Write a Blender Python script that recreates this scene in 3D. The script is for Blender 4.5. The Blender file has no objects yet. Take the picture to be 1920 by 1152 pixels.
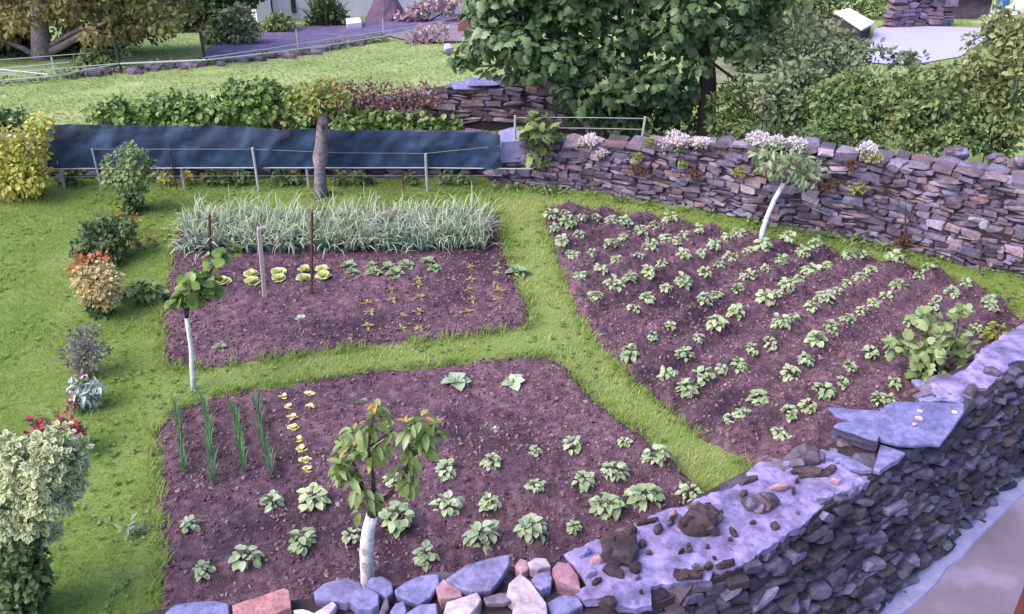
import bpy, bmesh, math, random
import numpy as np
from mathutils import Vector, Matrix, Euler
from mathutils.geometry import delaunay_2d_cdt
R_ = np.random.default_rng(11)
random.seed(11)
SC = bpy.context.scene
COL = SC.collection
# ------------------------------------------------------------------ camera, light, exposure
F = 1750.0; PITCH = math.radians(30.4); CAMH = 6.4
cam_d = bpy.data.cameras.new('camera'); cam = bpy.data.objects.new('camera', cam_d); COL.objects.link(cam)
cam.location = (0, 0, CAMH); cam.rotation_euler = (math.pi/2 - PITCH, 0, 0)
cam_d.sensor_width = 36; cam_d.lens = F/1920*36; cam_d.clip_start = .1; cam_d.clip_end = 2000
SC.camera = cam
SUN_EL, SUN_AZ = 52, -118          # degrees; azimuth from +Y towards +X
w = bpy.data.worlds.new('World'); SC.world = w; w.use_nodes = True
nt = w.node_tree; nt.nodes.clear()
sky = nt.nodes.new('ShaderNodeTexSky'); sky.sky_type = 'NISHITA'; sky.sun_disc = False
sky.sun_elevation = math.radians(SUN_EL); sky.sun_rotation = math.radians(SUN_AZ)
sky.air_density = 1.0; sky.dust_density = 2.5; sky.ozone_density = 3.0
bg = nt.nodes.new('ShaderNodeBackground'); bg.inputs['Strength'].default_value = .15
wo = nt.nodes.new('ShaderNodeOutputWorld')
nt.links.new(sky.outputs[0], bg.inputs[0]); nt.links.new(bg.outputs[0], wo.inputs[0])
sun_d = bpy.data.lights.new('sun', 'SUN'); sun_d.energy = 1.5; sun_d.angle = math.radians(50); sun_d.color = (1, .95, .9)
sun = bpy.data.objects.new('sun', sun_d); COL.objects.link(sun)
_sd = Vector((math.sin(math.radians(SUN_AZ))*math.cos(math.radians(SUN_EL)), math.cos(math.radians(SUN_AZ))*math.cos(math.radians(SUN_EL)), math.sin(math.radians(SUN_EL))))
sun.rotation_euler = (-_sd).to_track_quat('-Z', 'Y').to_euler()
SC.view_settings.view_transform = 'Standard'; SC.view_settings.look = 'None'
SC.view_settings.exposure = 1.27; SC.view_settings.gamma = 1; SC.view_settings.use_curve_mapping = False
SC.render.engine = 'CYCLES'; SC.cycles.max_bounces = 5

# ------------------------------------------------------------------ pixel -> place
sp_, cp_ = math.sin(PITCH), math.cos(PITCH)
def ray(px, py):
    t = (py-576)/F
    return np.array([(px-960)/F, cp_ - t*sp_, -(sp_ + t*cp_)])
def G(px, py, z=0.0):
    d = ray(px, py); k = (z-CAMH)/d[2]
    return np.array([d[0]*k, d[1]*k, z])
def PY(px, py, Y):
    d = ray(px, py); k = Y/d[1]
    return np.array([d[0]*k, Y, CAMH + d[2]*k])
Y0, SLOPE = 16.5, .12
def H(y):
    if y < Y0: return 0.0
    return -SLOPE*(y-Y0) if y < 60 else -SLOPE*(60-Y0) - .01*(y-60)
def T(px, py):
    d = ray(px, py); k = 10.0
    for _ in range(60):
        k2 = (H(d[1]*k)-CAMH)/d[2]; k = .6*k + .4*k2
    return np.array([d[0]*k, d[1]*k, H(d[1]*k)])
def pxm(p):   # photo pixels per metre at a point
    v = np.array(p) - np.array([0, 0, CAMH]); return F/(v[1]*cp_ - v[2]*sp_)
def Zm(reg, s, pts): return [(reg[0]+x/s, reg[1]+y/s) for x, y in pts]

# ------------------------------------------------------------------ noise
def _h(ix, iy, seed):
    n = (ix.astype(np.int64)*374761393 + iy.astype(np.int64)*668265263 + seed*1274126177) & 0x7fffffff
    n = ((n ^ (n >> 13))*1103515245) & 0x7fffffff
    return ((n ^ (n >> 16)) & 0xffff)/65535.0
def vn(x, y, seed=0):
    x = np.asarray(x, float); y = np.asarray(y, float)
    ix = np.floor(x); iy = np.floor(y); fx = x-ix; fy = y-iy
    fx = fx*fx*(3-2*fx); fy = fy*fy*(3-2*fy)
    a = _h(ix, iy, seed); b = _h(ix+1, iy, seed); c = _h(ix, iy+1, seed); d = _h(ix+1, iy+1, seed)
    return (a*(1-fx)+b*fx)*(1-fy) + (c*(1-fx)+d*fx)*fy
def fbm(x, y, seed=0, o=3):
    s = 0; a = .5
    for i in range(o):
        s = s + a*vn(np.asarray(x)*2**i, np.asarray(y)*2**i, seed+i); a *= .5
    return s/(1-.5**o)
def inside(P, poly):
    P = np.asarray(P); x, y = P[:, 0], P[:, 1]; r = np.zeros(len(P), bool); n = len(poly); j = n-1
    for i in range(n):
        xi, yi = poly[i][0], poly[i][1]; xj, yj = poly[j][0], poly[j][1]
        if yi != yj:
            c = ((yi > y) != (yj > y)) & (x < (xj-xi)*(y-yi)/(yj-yi) + xi); r ^= c
        j = i
    return r
def edge_dist(P, poly):
    P = np.asarray(P)[:, :2]; d = np.full(len(P), 1e9); n = len(poly)
    for i in range(n):
        a = np.array(poly[i][:2]); b = np.array(poly[(i+1) % n][:2]); ab = b-a
        t = np.clip(((P-a)@ab)/(ab@ab+1e-12), 0, 1)
        d = np.minimum(d, np.linalg.norm(P-(a+t[:, None]*ab), axis=1))
    return d

# ------------------------------------------------------------------ objects
def rootloc(o):
    v = Vector((0, 0, 0))
    while o is not None: v += o.location; o = o.parent
    return v
def tag(o, label=None, cat=None, group=None, kind=None):
    if label: o['label'] = label
    if cat: o['category'] = cat
    if group: o['group'] = group
    if kind: o['kind'] = kind
    return o
def thing(name, label, cat, loc, group=None):
    o = bpy.data.objects.new(name, None); COL.objects.link(o); o.location = tuple(float(v) for v in loc); o.empty_display_size = .1
    return tag(o, label, cat, group)
def link(name, me, m, parent=None, mat4=None):
    if m is not None and len(me.materials) == 0: me.materials.append(m)
    o = bpy.data.objects.new(name, me); COL.objects.link(o)
    if parent is not None: o.parent = parent
    if mat4 is not None: o.matrix_basis = mat4
    return o
class Geo:
    def __init__(s): s.V = []; s.F = []; s.A = {}; s.n = 0
    def add(s, V, Fc, **at):
        V = np.asarray(V, float); k = len(V)
        s.V.append(V); o = s.n
        by = {}
        for f in Fc: by.setdefault(len(f), []).append(f)
        for L in by.values(): s.F.append(np.array(L, int)+o)
        for key in set(list(s.A)+list(at)):
            if key not in s.A: s.A[key] = [np.zeros(o)] if o else []
            a = at.get(key, 0.0); a = np.full(k, float(a)) if np.isscalar(a) else np.asarray(a, float)
            s.A[key].append(a)
        s.n += k; return s
    def many(s, Tm, Rm, pos, scl, rnd=None):
        """stamp template (V, F, t) with frames Rm (n,3,3), positions, scales"""
        TV, TF, Tt = Tm; n = len(pos)
        if n == 0: return s
        scl = np.asarray(scl, float)
        if scl.ndim == 1: scl = np.repeat(scl[:, None], 3, 1)
        V = np.einsum('nij,nkj->nki', Rm, TV[None]*scl[:, None, :]) + pos[:, None, :]
        k = len(TV); o = s.n
        if rnd is None: rnd = R_.random(n)
        base = (np.arange(n)*k + o)
        for f in TF:
            s.F.append(base[:, None] + np.array(f)[None])
        s.V.append(V.reshape(-1, 3))
        for key, val in (('rnd', np.repeat(rnd, k)), ('t', np.tile(Tt, n))):
            if key not in s.A: s.A[key] = [np.zeros(o)] if o else []
            s.A[key].append(val)
        for key in s.A:
            if key not in ('rnd', 't'): s.A[key].append(np.zeros(n*k))
        s.n += n*k; return s
    def mesh(s, name, off=(0, 0, 0), smooth=False):
        me = bpy.data.meshes.new(name)
        V = np.concatenate(s.V) - np.array(off)[None]
        lens = np.concatenate([np.full(len(a), a.shape[1]) for a in s.F]); li = np.concatenate([a.ravel() for a in s.F])
        me.vertices.add(len(V)); me.vertices.foreach_set('co', V.ravel().astype(np.float32))
        me.loops.add(len(li)); me.loops.foreach_set('vertex_index', li.astype(np.int32))
        me.polygons.add(len(lens)); me.polygons.foreach_set('loop_start', np.concatenate([[0], np.cumsum(lens)[:-1]]).astype(np.int32))
        me.polygons.foreach_set('use_smooth', np.full(len(lens), smooth, bool))
        me.update(calc_edges=True)
        for k, a in s.A.items():
            at = me.attributes.new(k, 'FLOAT', 'POINT'); at.data.foreach_set('value', np.concatenate(a).astype(np.float32))
        return me
    def build(s, name, m, parent=None, smooth=False, kind=None):
        off = tuple(rootloc(parent)) if parent is not None else (0, 0, 0)
        o = link(name, s.mesh(name, off, smooth), m, parent)
        if kind: o['kind'] = kind
        return o
def norm(a): return a/(np.linalg.norm(a, axis=-1, keepdims=True)+1e-9)
def frames(d, up):
    X = norm(d); Y = norm(np.cross(up, X)); Z = np.cross(X, Y)
    return np.stack([X, Y, Z], axis=-1)
def sphere_dirs(n, zmin=-1.0):
    z = R_.uniform(zmin, 1, n); a = R_.uniform(0, 2*np.pi, n); r = np.sqrt(np.maximum(0, 1-z*z))
    return np.stack([r*np.cos(a), r*np.sin(a), z], 1)

# leaf templates: (V, F, rim)
def leaf_t(w=.3, fold=.12, droop=.18, st=((0, .05), (.22, .75), (.5, 1), (.78, .7), (1, 0))):
    V = []; Fc = []; t = []
    for i, (x, k) in enumerate(st):
        z = -droop*x*x
        if k == 0: V.append((x, 0, z)); t.append(1)
        else:
            V += [(x, 0, z), (x, w*k, z+fold*w*k/max(w, .01)*w), (x, -w*k, z+fold*w*k/max(w, .01)*w)]; t += [0, 1, 1]
    n = len(st)
    for i in range(n-1):
        a = 3*i; b = 3*(i+1)
        if st[i+1][1] == 0: Fc += [(a, b, a+1), (a, a+2, b)]
        else: Fc += [(a, b, b+1, a+1), (a, a+2, b+2, b)]
    return np.array(V, float), Fc, np.array(t, float)
T_POT = [leaf_t(.42, .5, .25), leaf_t(.36, .3, .4), leaf_t(.46, .2, .1), leaf_t(.38, .6, .5)]
T_CHERRY = [leaf_t(.21, .5, .35), leaf_t(.24, .35, .55), leaf_t(.19, .6, .2)]
T_SM = (np.array([(0, 0, 0), (.5, .3, .08), (1, 0, -.08), (.5, -.3, .08)], float), [(0, 2, 1), (0, 3, 2)], np.array([0, 1, .6, 1.]))
T_OV = leaf_t(.34, .25, .15, ((0, .1), (.35, 1), (.75, .8), (1, 0)))
def fig_leaf(droop=.25, cup=.1):
    pr = [(0.0, .0), (-.02, .28), (.18, .5), (.3, .36), (.62, .56), (.6, .33), (.88, .27), (1.05, 0)]
    pts = pr + [(x, -y) for x, y in pr[-2:0:-1]]
    V = [(.35, 0, .06)] + [(x, y, -droop*x*x - cup*abs(y)*1.2) for x, y in pts]
    n = len(pts); Fc = [(0, 1+i, 1+(i+1) % n) for i in range(n)]
    Fc = [(f[0], f[2], f[1]) for f in Fc]
    return np.array(V, float), Fc, np.array([0.]+[1.]*n)
T_FIG = [fig_leaf(.25, .15), fig_leaf(.5, .3), fig_leaf(.1, .35)]
def strap_t(n=5, bend=1.0, w=.03, lean=.25):
    V = []; Fc = []; t = []
    x = z = 0; a = math.pi/2 - lean
    for i in range(n+1):
        f = i/n; ww = w*(1-.85*f**1.5) if i < n else w*.1
        V += [(x, ww, z), (x, -ww, z)]; t += [f, f]
        x += math.cos(a)/n; z += math.sin(a)/n; a -= bend*f*1.6/n*2
    for i in range(n): Fc.append((2*i, 2*i+1, 2*i+3, 2*i+2))
    return np.array(V, float), Fc, np.array(t, float)
def blade_t(lean=.35, w=.07):
    V = [(0, w, 0), (0, -w, 0), (lean*.35, w*.75, .55), (lean*.35, -w*.75, .55), (lean, 0, 1)]
    return np.array(V, float), [(0, 1, 3, 2), (2, 3, 4)], np.array([0, 0, .5, .5, 1.])
T_BLADE = [blade_t(.3), blade_t(.7), blade_t(1.1, .06)]
def zrot(n):
    a = R_.uniform(0, 2*np.pi, n); c, s = np.cos(a), np.sin(a); M = np.zeros((n, 3, 3)); M[:, 0, 0] = c; M[:, 0, 1] = -s; M[:, 1, 0] = s; M[:, 1, 1] = c; M[:, 2, 2] = 1
    return M
def tube(pts, rad, sides=7, cap=True, rough=0.0):
    pts = np.asarray(pts, float); n = len(pts); rad = [rad]*n if np.isscalar(rad) else rad
    V = []; Fc = []
    for i in range(n):
        d = pts[min(i+1, n-1)] - pts[max(i-1, 0)]; d = d/(np.linalg.norm(d)+1e-9)
        u = np.cross(d, (0.3, .9, .2) if abs(d[2]) > .8 else (0, 0, 1.)); u = u/np.linalg.norm(u); v = np.cross(d, u)
        for k in range(sides):
            a = 2*math.pi*k/sides; r = rad[i]*(1+rough*R_.uniform(-1, 1))
            V.append(pts[i] + (u*math.cos(a)+v*math.sin(a))*r)
    for i in range(n-1):
        for k in range(sides):
            k2 = (k+1) % sides; Fc.append((i*sides+k, i*sides+k2, (i+1)*sides+k2, (i+1)*sides+k))
    if cap: Fc += [tuple(range(sides))[::-1], tuple(range((n-1)*sides, n*sides))]
    return np.array(V), Fc
def box(c, s, rz=0.0, tilt=None):
    c = np.asarray(c, float); V = []
    M = np.array(Euler((tilt[0], tilt[1], rz) if tilt else (0, 0, rz)).to_matrix())
    for x in (-.5, .5):
        for y in (-.5, .5):
            for z in (-.5, .5): V.append(M@np.array([x*s[0], y*s[1], z*s[2]]) + c)
    return np.array(V), [(0, 1, 3, 2), (4, 6, 7, 5), (0, 4, 5, 1), (2, 3, 7, 6), (0, 2, 6, 4), (1, 5, 7, 3)]
def bent(p0, p1, n=6, sag=(0, 0, 0), wob=0.0):
    p0 = np.asarray(p0, float); p1 = np.asarray(p1, float); out = []
    for i in range(n+1):
        f = i/n; w_ = 4*f*(1-f)
        out.append(p0*(1-f)+p1*f + np.array(sag)*w_ + (R_.normal(0, wob, 3) if 0 < i < n else 0))
    return np.array(out)

# ------------------------------------------------------------------ materials
def new_mat(name):
    m = bpy.data.materials.new(name); m.use_nodes = True; t = m.node_tree; b = t.nodes['Principled BSDF']
    return m, t, b
def N(t, k, **kw):
    n = t.nodes.new(k)
    for a, v in kw.items(): setattr(n, a, v)
    return n
def col(c): return (c[0], c[1], c[2], 1)
def ramp(t, cols, fac, interp='LINEAR'):
    r = N(t, 'ShaderNodeValToRGB'); r.color_ramp.interpolation = interp
    el = r.color_ramp.elements
    while len(el) < len(cols): el.new(.5)
    for i, c in enumerate(cols):
        if len(c) == 2: el[i].position = c[0]; el[i].color = col(c[1])
        else: el[i].position = i/max(1, len(cols)-1); el[i].color = col(c)
    t.links.new(fac, r.inputs[0]); return r.outputs[0]
def noise(t, scale, detail=4, rough=.55, vec=None):
    n = N(t, 'ShaderNodeTexNoise'); n.inputs['Scale'].default_value = scale; n.inputs['Detail'].default_value = detail; n.inputs['Roughness'].default_value = rough
    if vec is None:
        g = N(t, 'ShaderNodeNewGeometry'); vec = g.outputs['Position']
    t.links.new(vec, n.inputs['Vector']); return n.outputs['Fac']
def mix(t, a, b, f, mode='MIX'):
    m = N(t, 'ShaderNodeMix', data_type='RGBA', blend_type=mode)
    for v, i in ((f, 0), (a, 6), (b, 7)):
        if hasattr(v, 'links') or hasattr(v, 'node'): t.links.new(v, m.inputs[i])
        elif i == 0: m.inputs[0].default_value = v
        else: m.inputs[i].default_value = col(v)
    return m.outputs[2]
def math_(t, op, a, b=None):
    m = N(t, 'ShaderNodeMath', operation=op)
    for i, v in enumerate((a, b)):
        if v is None: continue
        if hasattr(v, 'node'): t.links.new(v, m.inputs[i])
        else: m.inputs[i].default_value = v
    return m.outputs[0]
def bump(t, b, h, strength=.5, dist=.02):
    n = N(t, 'ShaderNodeBump'); n.inputs['Strength'].default_value = strength; n.inputs['Distance'].default_value = dist
    t.links.new(h, n.inputs['Height']); t.links.new(n.outputs[0], b.inputs['Normal'])
def surf(name, cols, scale=3, detail=6, rough=.9, bscale=40, bstr=.4, bdist=.01, spec=.2, scale2=None, cols2=None):
    m, t, b = new_mat(name)
    c = ramp(t, cols, noise(t, scale, detail, .6))
    if scale2: c = mix(t, c, ramp(t, cols2, noise(t, scale2, 6, .65)), 1.0, 'MULTIPLY')
    t.links.new(c, b.inputs['Base Color']); b.inputs['Roughness'].default_value = rough; b.inputs['Specular IOR Level'].default_value = spec
    if bstr: bump(t, b, noise(t, bscale, 5), bstr, bdist)
    return m
def leafm(name, cols, rim=None, rimpos=(.3, .9), rough=.5, spec=.35, trans=.25, patch=None, pscale=.8):
    """cols ramp over per-leaf random; rim = colour reached at t=1"""
    m, t, b = new_mat(name)
    at = N(t, 'ShaderNodeAttribute', attribute_name='rnd'); oi = N(t, 'ShaderNodeObjectInfo')
    r = math_(t, 'FRACT', math_(t, 'ADD', at.outputs['Fac'], oi.outputs['Random']))
    c = ramp(t, cols, r)
    if patch: c = mix(t, c, patch, ramp(t, [(.35, (0, 0, 0)), (.65, (1, 1, 1))], noise(t, pscale, 3)))
    if rim is not None:
        a2 = N(t, 'ShaderNodeAttribute', attribute_name='t')
        c = mix(t, c, rim, ramp(t, [(rimpos[0], (0, 0, 0)), (rimpos[1], (1, 1, 1))], a2.outputs['Fac']))
    c = mix(t, c, ramp(t, [(.7, .7, .7), (1.25, 1.25, 1.25)], noise(t, 30, 2)), 1.0, 'MULTIPLY')
    t.links.new(c, b.inputs['Base Color']); b.inputs['Roughness'].default_value = rough; b.inputs['Specular IOR Level'].default_value = spec
    if trans:
        tr = N(t, 'ShaderNodeBsdfTranslucent'); t.links.new(c, tr.inputs[0]); ms = N(t, 'ShaderNodeMixShader'); ms.inputs[0].default_value = trans
        t.links.new(b.outputs[0], ms.inputs[1]); t.links.new(tr.outputs[0], ms.inputs[2]); t.links.new(ms.outputs[0], t.nodes['Material Output'].inputs[0])
    return m
def stonem(name, cols, rough=.75, grain=18, spec=.3, lich=None, lp=(.58, .68)):
    m, t, b = new_mat(name)
    oi = N(t, 'ShaderNodeObjectInfo'); at = N(t, 'ShaderNodeAttribute', attribute_name='rnd')
    r = math_(t, 'FRACT', math_(t, 'ADD', at.outputs['Fac'], oi.outputs['Random']))
    c = ramp(t, cols, r)
    c = mix(t, c, ramp(t, [(.3, (.55, .55, .55)), (.7, (1.3, 1.3, 1.3))], noise(t, grain, 6, .65)), 1.0, 'MULTIPLY')
    c = mix(t, c, ramp(t, [(.35, (.7, .68, .72)), (.65, (1.2, 1.15, 1.15))], noise(t, 3.5, 4)), 1.0, 'MULTIPLY')
    if lich: c = mix(t, c, lich, ramp(t, [(lp[0], (0, 0, 0)), (lp[1], (1, 1, 1))], noise(t, 9, 5)))
    t.links.new(c, b.inputs['Base Color']); b.inputs['Roughness'].default_value = rough; b.inputs['Specular IOR Level'].default_value = spec
    bump(t, b, noise(t, 35, 7, .65), .6, .015)
    return m
M = {}
M['lawn'] = surf('lawn_turf', [(.3, (.12, .17, .04)), (.5, (.17, .22, .06)), (.7, (.22, .26, .09))], 1.3, 5, .95, 60, .5, .02, .1)
M['grass'] = leafm('grass_blades', [(.16, .265, .045), (.22, .34, .065), (.3, .41, .11), (.19, .3, .05)], rough=.6, spec=.2, trans=.45, patch=(.35, .42, .12), pscale=.55)
M['pathgrass'] = leafm('path_grass_blades', [(.4, .47, .12), (.48, .54, .19), (.56, .57, .28), (.43, .5, .15)], rough=.6, spec=.2, trans=.45, patch=(.58, .56, .25), pscale=.9)
M['field'] = surf('field_grass', [(.3, (.2, .26, .1)), (.5, (.28, .34, .13)), (.62, (.36, .38, .19)), (.75, (.23, .3, .1))], .55, 7, .95, 12, .7, .06, .05)
M['fgrass'] = leafm('field_blades', [(.22, .29, .11), (.3, .37, .14), (.38, .4, .2), (.25, .31, .1)], trans=.45, rough=.7, spec=.1)
M['soil'] = surf('tilled_soil', [(.3, (.062, .036, .05)), (.5, (.132, .076, .1)), (.68, (.235, .138, .172))], 11, 10, .95, 55, 1.0, .03, .12, .7, [(.34, (.45, .43, .52)), (.5, (1.0, .95, 1.0)), (.68, (1.5, 1.35, 1.35))])
M['clod'] = stonem('soil_clods', [(.085, .046, .064), (.15, .082, .11), (.2, .11, .145), (.34, .22, .23), (.11, .058, .082), (.24, .145, .165), (.34, .24, .235)], .95, 60, .1)
M['stone'] = stonem('wall_stone', [(.09, .07, .1), (.17, .135, .2), (.24, .2, .31), (.13, .092, .12), (.34, .24, .28), (.22, .13, .145), (.14, .115, .18), (.42, .34, .41), (.11, .08, .1), (.2, .165, .26), (.15, .11, .14)], lich=None)
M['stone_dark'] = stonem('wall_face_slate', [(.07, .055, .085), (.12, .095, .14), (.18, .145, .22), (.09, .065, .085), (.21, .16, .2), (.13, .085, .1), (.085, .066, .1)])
M['core'] = surf('wall_core_earth', [(.03, .02, .027), (.07, .047, .06)], 12, 4, 1, 40, .3)
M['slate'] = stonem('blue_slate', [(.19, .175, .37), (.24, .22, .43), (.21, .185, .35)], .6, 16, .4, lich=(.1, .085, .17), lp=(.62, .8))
M['mortar'] = stonem('lavender_mortar', [(.265, .215, .42), (.265, .215, .42)], .8, 7, .2, lich=(.14, .1, .17), lp=(.66, .7))
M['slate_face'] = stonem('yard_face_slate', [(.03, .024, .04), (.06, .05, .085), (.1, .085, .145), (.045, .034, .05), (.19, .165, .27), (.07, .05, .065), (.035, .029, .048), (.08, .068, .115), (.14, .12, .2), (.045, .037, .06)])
M['mort2'] = stonem('lavender_stone', [(.26, .215, .38), (.32, .27, .46)], .8, 10, .2)
M['pink'] = stonem('pink_stone', [(.4, .2, .26), (.46, .27, .32)], .8, 10, .2)
M['pale'] = stonem('pale_stone', [(.52, .4, .48), (.6, .48, .55)], .8, 10, .2)
M['brick'] = stonem('red_brick', [(.36, .17, .19), (.42, .2, .21)], .85, 30, .2)
M['rock'] = stonem('dark_mossy_rock', [(.05, .035, .048), (.085, .058, .066), (.065, .042, .042)], .9, 14, .2)
M['bark'] = surf('grey_bark', [(.3, (.12, .09, .105)), (.55, (.27, .22, .25)), (.72, (.38, .32, .36))], 14, 6, .9, 40, .8, .02)
M['dbark'] = surf('dark_bark', [(.03, .022, .022), (.075, .055, .055)], 10, 5, .9, 40, .6, .02)
M['lime'] = surf('limewashed_bark', [(.32, (.3, .25, .25)), (.42, (.56, .52, .57)), (.6, (.76, .73, .78))], 13, 8, .85, 50, .4, .01)
M['wood'] = surf('weathered_stake', [(.34, .24, .25), (.52, .4, .4)], 25, 5, .85, 60, .4, .005)
M['rust'] = surf('rusty_iron', [(.07, .03, .03), (.14, .06, .055)], 30, 5, .8, 60, .4, .004)
M['conc'] = surf('concrete_post', [(.3, .28, .31), (.44, .42, .45)], 25, 5, .85, 60, .3, .004)
M['pipe'] = surf('pale_pipe', [(.36, .36, .4), (.5, .5, .54)], 15, 3, .6, 60, .1, .002)
M['wire'] = surf('galvanised_wire', [(.2, .2, .22), (.3, .3, .31)], 30, 2, .5, 60, 0)
M['kerb'] = surf('pale_concrete_edge', [(.3, (.2, .18, .34)), (.7, (.3, .275, .46))], 7, 6, .85, 30, .5, .01)
M['yard'] = surf('yard_concrete', [(.3, (.13, .095, .14)), (.52, (.19, .145, .2)), (.72, (.3, .25, .38))], 1.1, 7, .8, 60, .4, .006, .3)
M['net'] = None
print('setup ok')
# ------------------------------------------------------------------ near wall lines (garden side and yard side of its top)
WTOP = .7
win_px = [(100, 1175, .42), (305, 1130, .42), (560, 1112, .45), (700, 1092, .48), (850, 1062, .52), (1060, 1036, .62), (1182, 987, .68), (1250, 953, .7), (1420, 866, .7), (1500, 850, .7), (1580, 815, .7), (1660, 765, .7), (1740, 712, .7), (1920, 625, .7), (2060, 556, .7), (2300, 440, .7)]
WIN = np.array([G(*p) for p in win_px])
wout_px = [(0, 1420, .4), (305, 1400, .4), (560, 1370, .42), (720, 1330, .45), (900, 1260, .5), (1150, 1160, .62), (1290, 1100, .68), (1393, 1056, .7), (1527, 960, .7), (1632, 897, .7), (1760, 815, .7), (1850, 737, .7), (1920, 690, .7), (2060, 606, .7), (2300, 475, .7)]
WOUT = np.array([G(*p) for p in wout_px])
YARD = -.65
kb0, kb1 = G(1640, 1168, YARD), G(1920, 890, YARD)
def polyat(P, u):
    d = np.concatenate([[0], np.cumsum(np.linalg.norm(np.diff(P[:, :2], axis=0), axis=1))]); s = u*d[-1]
    return np.array([np.interp(s, d, P[:, k]) for k in range(3)])
wmid = np.array([(polyat(WIN, u)+polyat(WOUT, u))/2 for u in np.linspace(0, 1, 30)])
lawn_poly = [(-16, wmid[0, 1])] + [tuple(p[:2]) for p in wmid] + [(16, wmid[-1, 1]), (16, 16.6), (-16, 16.6)]

# ------------------------------------------------------------------ ground
g = Geo()
xs = [-500, -120, -60, -30, -15, 0, 15, 30, 60, 120, 500]
ys = [(-60, -.7), (15.4, -.7), (16.2, -.03)] + [(y, H(y)) for y in (16.6, 18, 21, 25, 30, 36, 43, 50, 60, 90, 150, 600)]
V = [(x, y, z) for y, z in ys for x in xs]; nx = len(xs)
g.add(V, [(j*nx+i, j*nx+i+1, (j+1)*nx+i+1, (j+1)*nx+i) for j in range(len(ys)-1) for i in range(nx-1)])
tag(g.build('ground', M['field'], smooth=False), kind='structure')
def grid_patch(poly, res, zf, skirt=0.0, warp=0.0, seed=0):
    P = np.array([p[:2] for p in poly]); x0, y0 = P.min(0); x1, y1 = P.max(0)
    nx = int((x1-x0)/res)+2; ny = int((y1-y0)/res)+2
    X, Y = np.meshgrid(x0+np.arange(nx)*res, y0+np.arange(ny)*res)
    XY = np.stack([X.ravel(), Y.ravel()], 1)
    Q = XY + (R_.random(XY.shape)-.5)*res*.5
    W = Q.copy()
    if warp:
        W = W + warp*np.stack([fbm(Q[:, 0]*4, Q[:, 1]*4, seed)-.5, fbm(Q[:, 0]*4, Q[:, 1]*4, seed+9)-.5], 1)*2
    ins = inside(W, P)
    idx = np.arange(nx*ny).reshape(ny, nx)
    q = np.stack([idx[:-1, :-1], idx[:-1, 1:], idx[1:, 1:], idx[1:, :-1]], -1).reshape(-1, 4)
    q = q[ins[q].sum(1) >= 3]
    used = np.unique(q); mp = np.full(nx*ny, -1); mp[used] = np.arange(len(used)); q = mp[q]; Q = Q[used]
    z = zf(Q[:, 0], Q[:, 1], W[used])
    V = np.concatenate([Q, z[:, None]], 1)
    return V, q
g = Geo()
V, q = grid_patch(lawn_poly, .14, lambda x, y, w_: .03*(fbm(x*1.2, y*1.2, 3)-.5) - .004)
g.add(V, q); lawn = tag(g.build('lawn', M['lawn'], smooth=True), kind='structure')

# ------------------------------------------------------------------ soil beds
B1 = [G(*p) for p in [(350, 405), (325, 450), (318, 490), (305, 560), (300, 640), (306, 690), (420, 692), (560, 668), (700, 650), (830, 640), (960, 622), (1000, 610), (985, 560), (965, 510), (945, 470), (938, 405), (900, 395), (640, 396)]]
wi = lambda a, b, n=12: [polyat(WIN, u) for u in np.linspace(a, b, n)]
_wd = np.concatenate([[0], np.cumsum(np.linalg.norm(np.diff(WIN[:, :2], axis=0), axis=1))]); wu = lambda i: _wd[i]/_wd[-1]
B2 = [G(*p) for p in [(290, 880), (288, 810), (330, 765), (420, 738), (560, 717), (700, 697), (850, 682), (960, 670), (1030, 668), (1062, 690), (1120, 752), (1180, 797), (1235, 842), (1290, 890), (1325, 918)]] + [p for p in wi(wu(7)*.95, wu(1), 12)] + [G(300, 1150), G(300, 1000)]
B3 = [G(*p) for p in [(1412, 885), (1330, 832), (1250, 772), (1170, 702), (1112, 640), (1072, 570), (1046, 500), (1024, 430), (1018, 398), (1040, 388), (1130, 398), (1250, 412), (1400, 445), (1520, 465), (1700, 500), (1800, 530), (1870, 560), (1915, 596), (1990, 640)]] + [p for p in wi(wu(14), wu(8), 12)]
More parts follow.
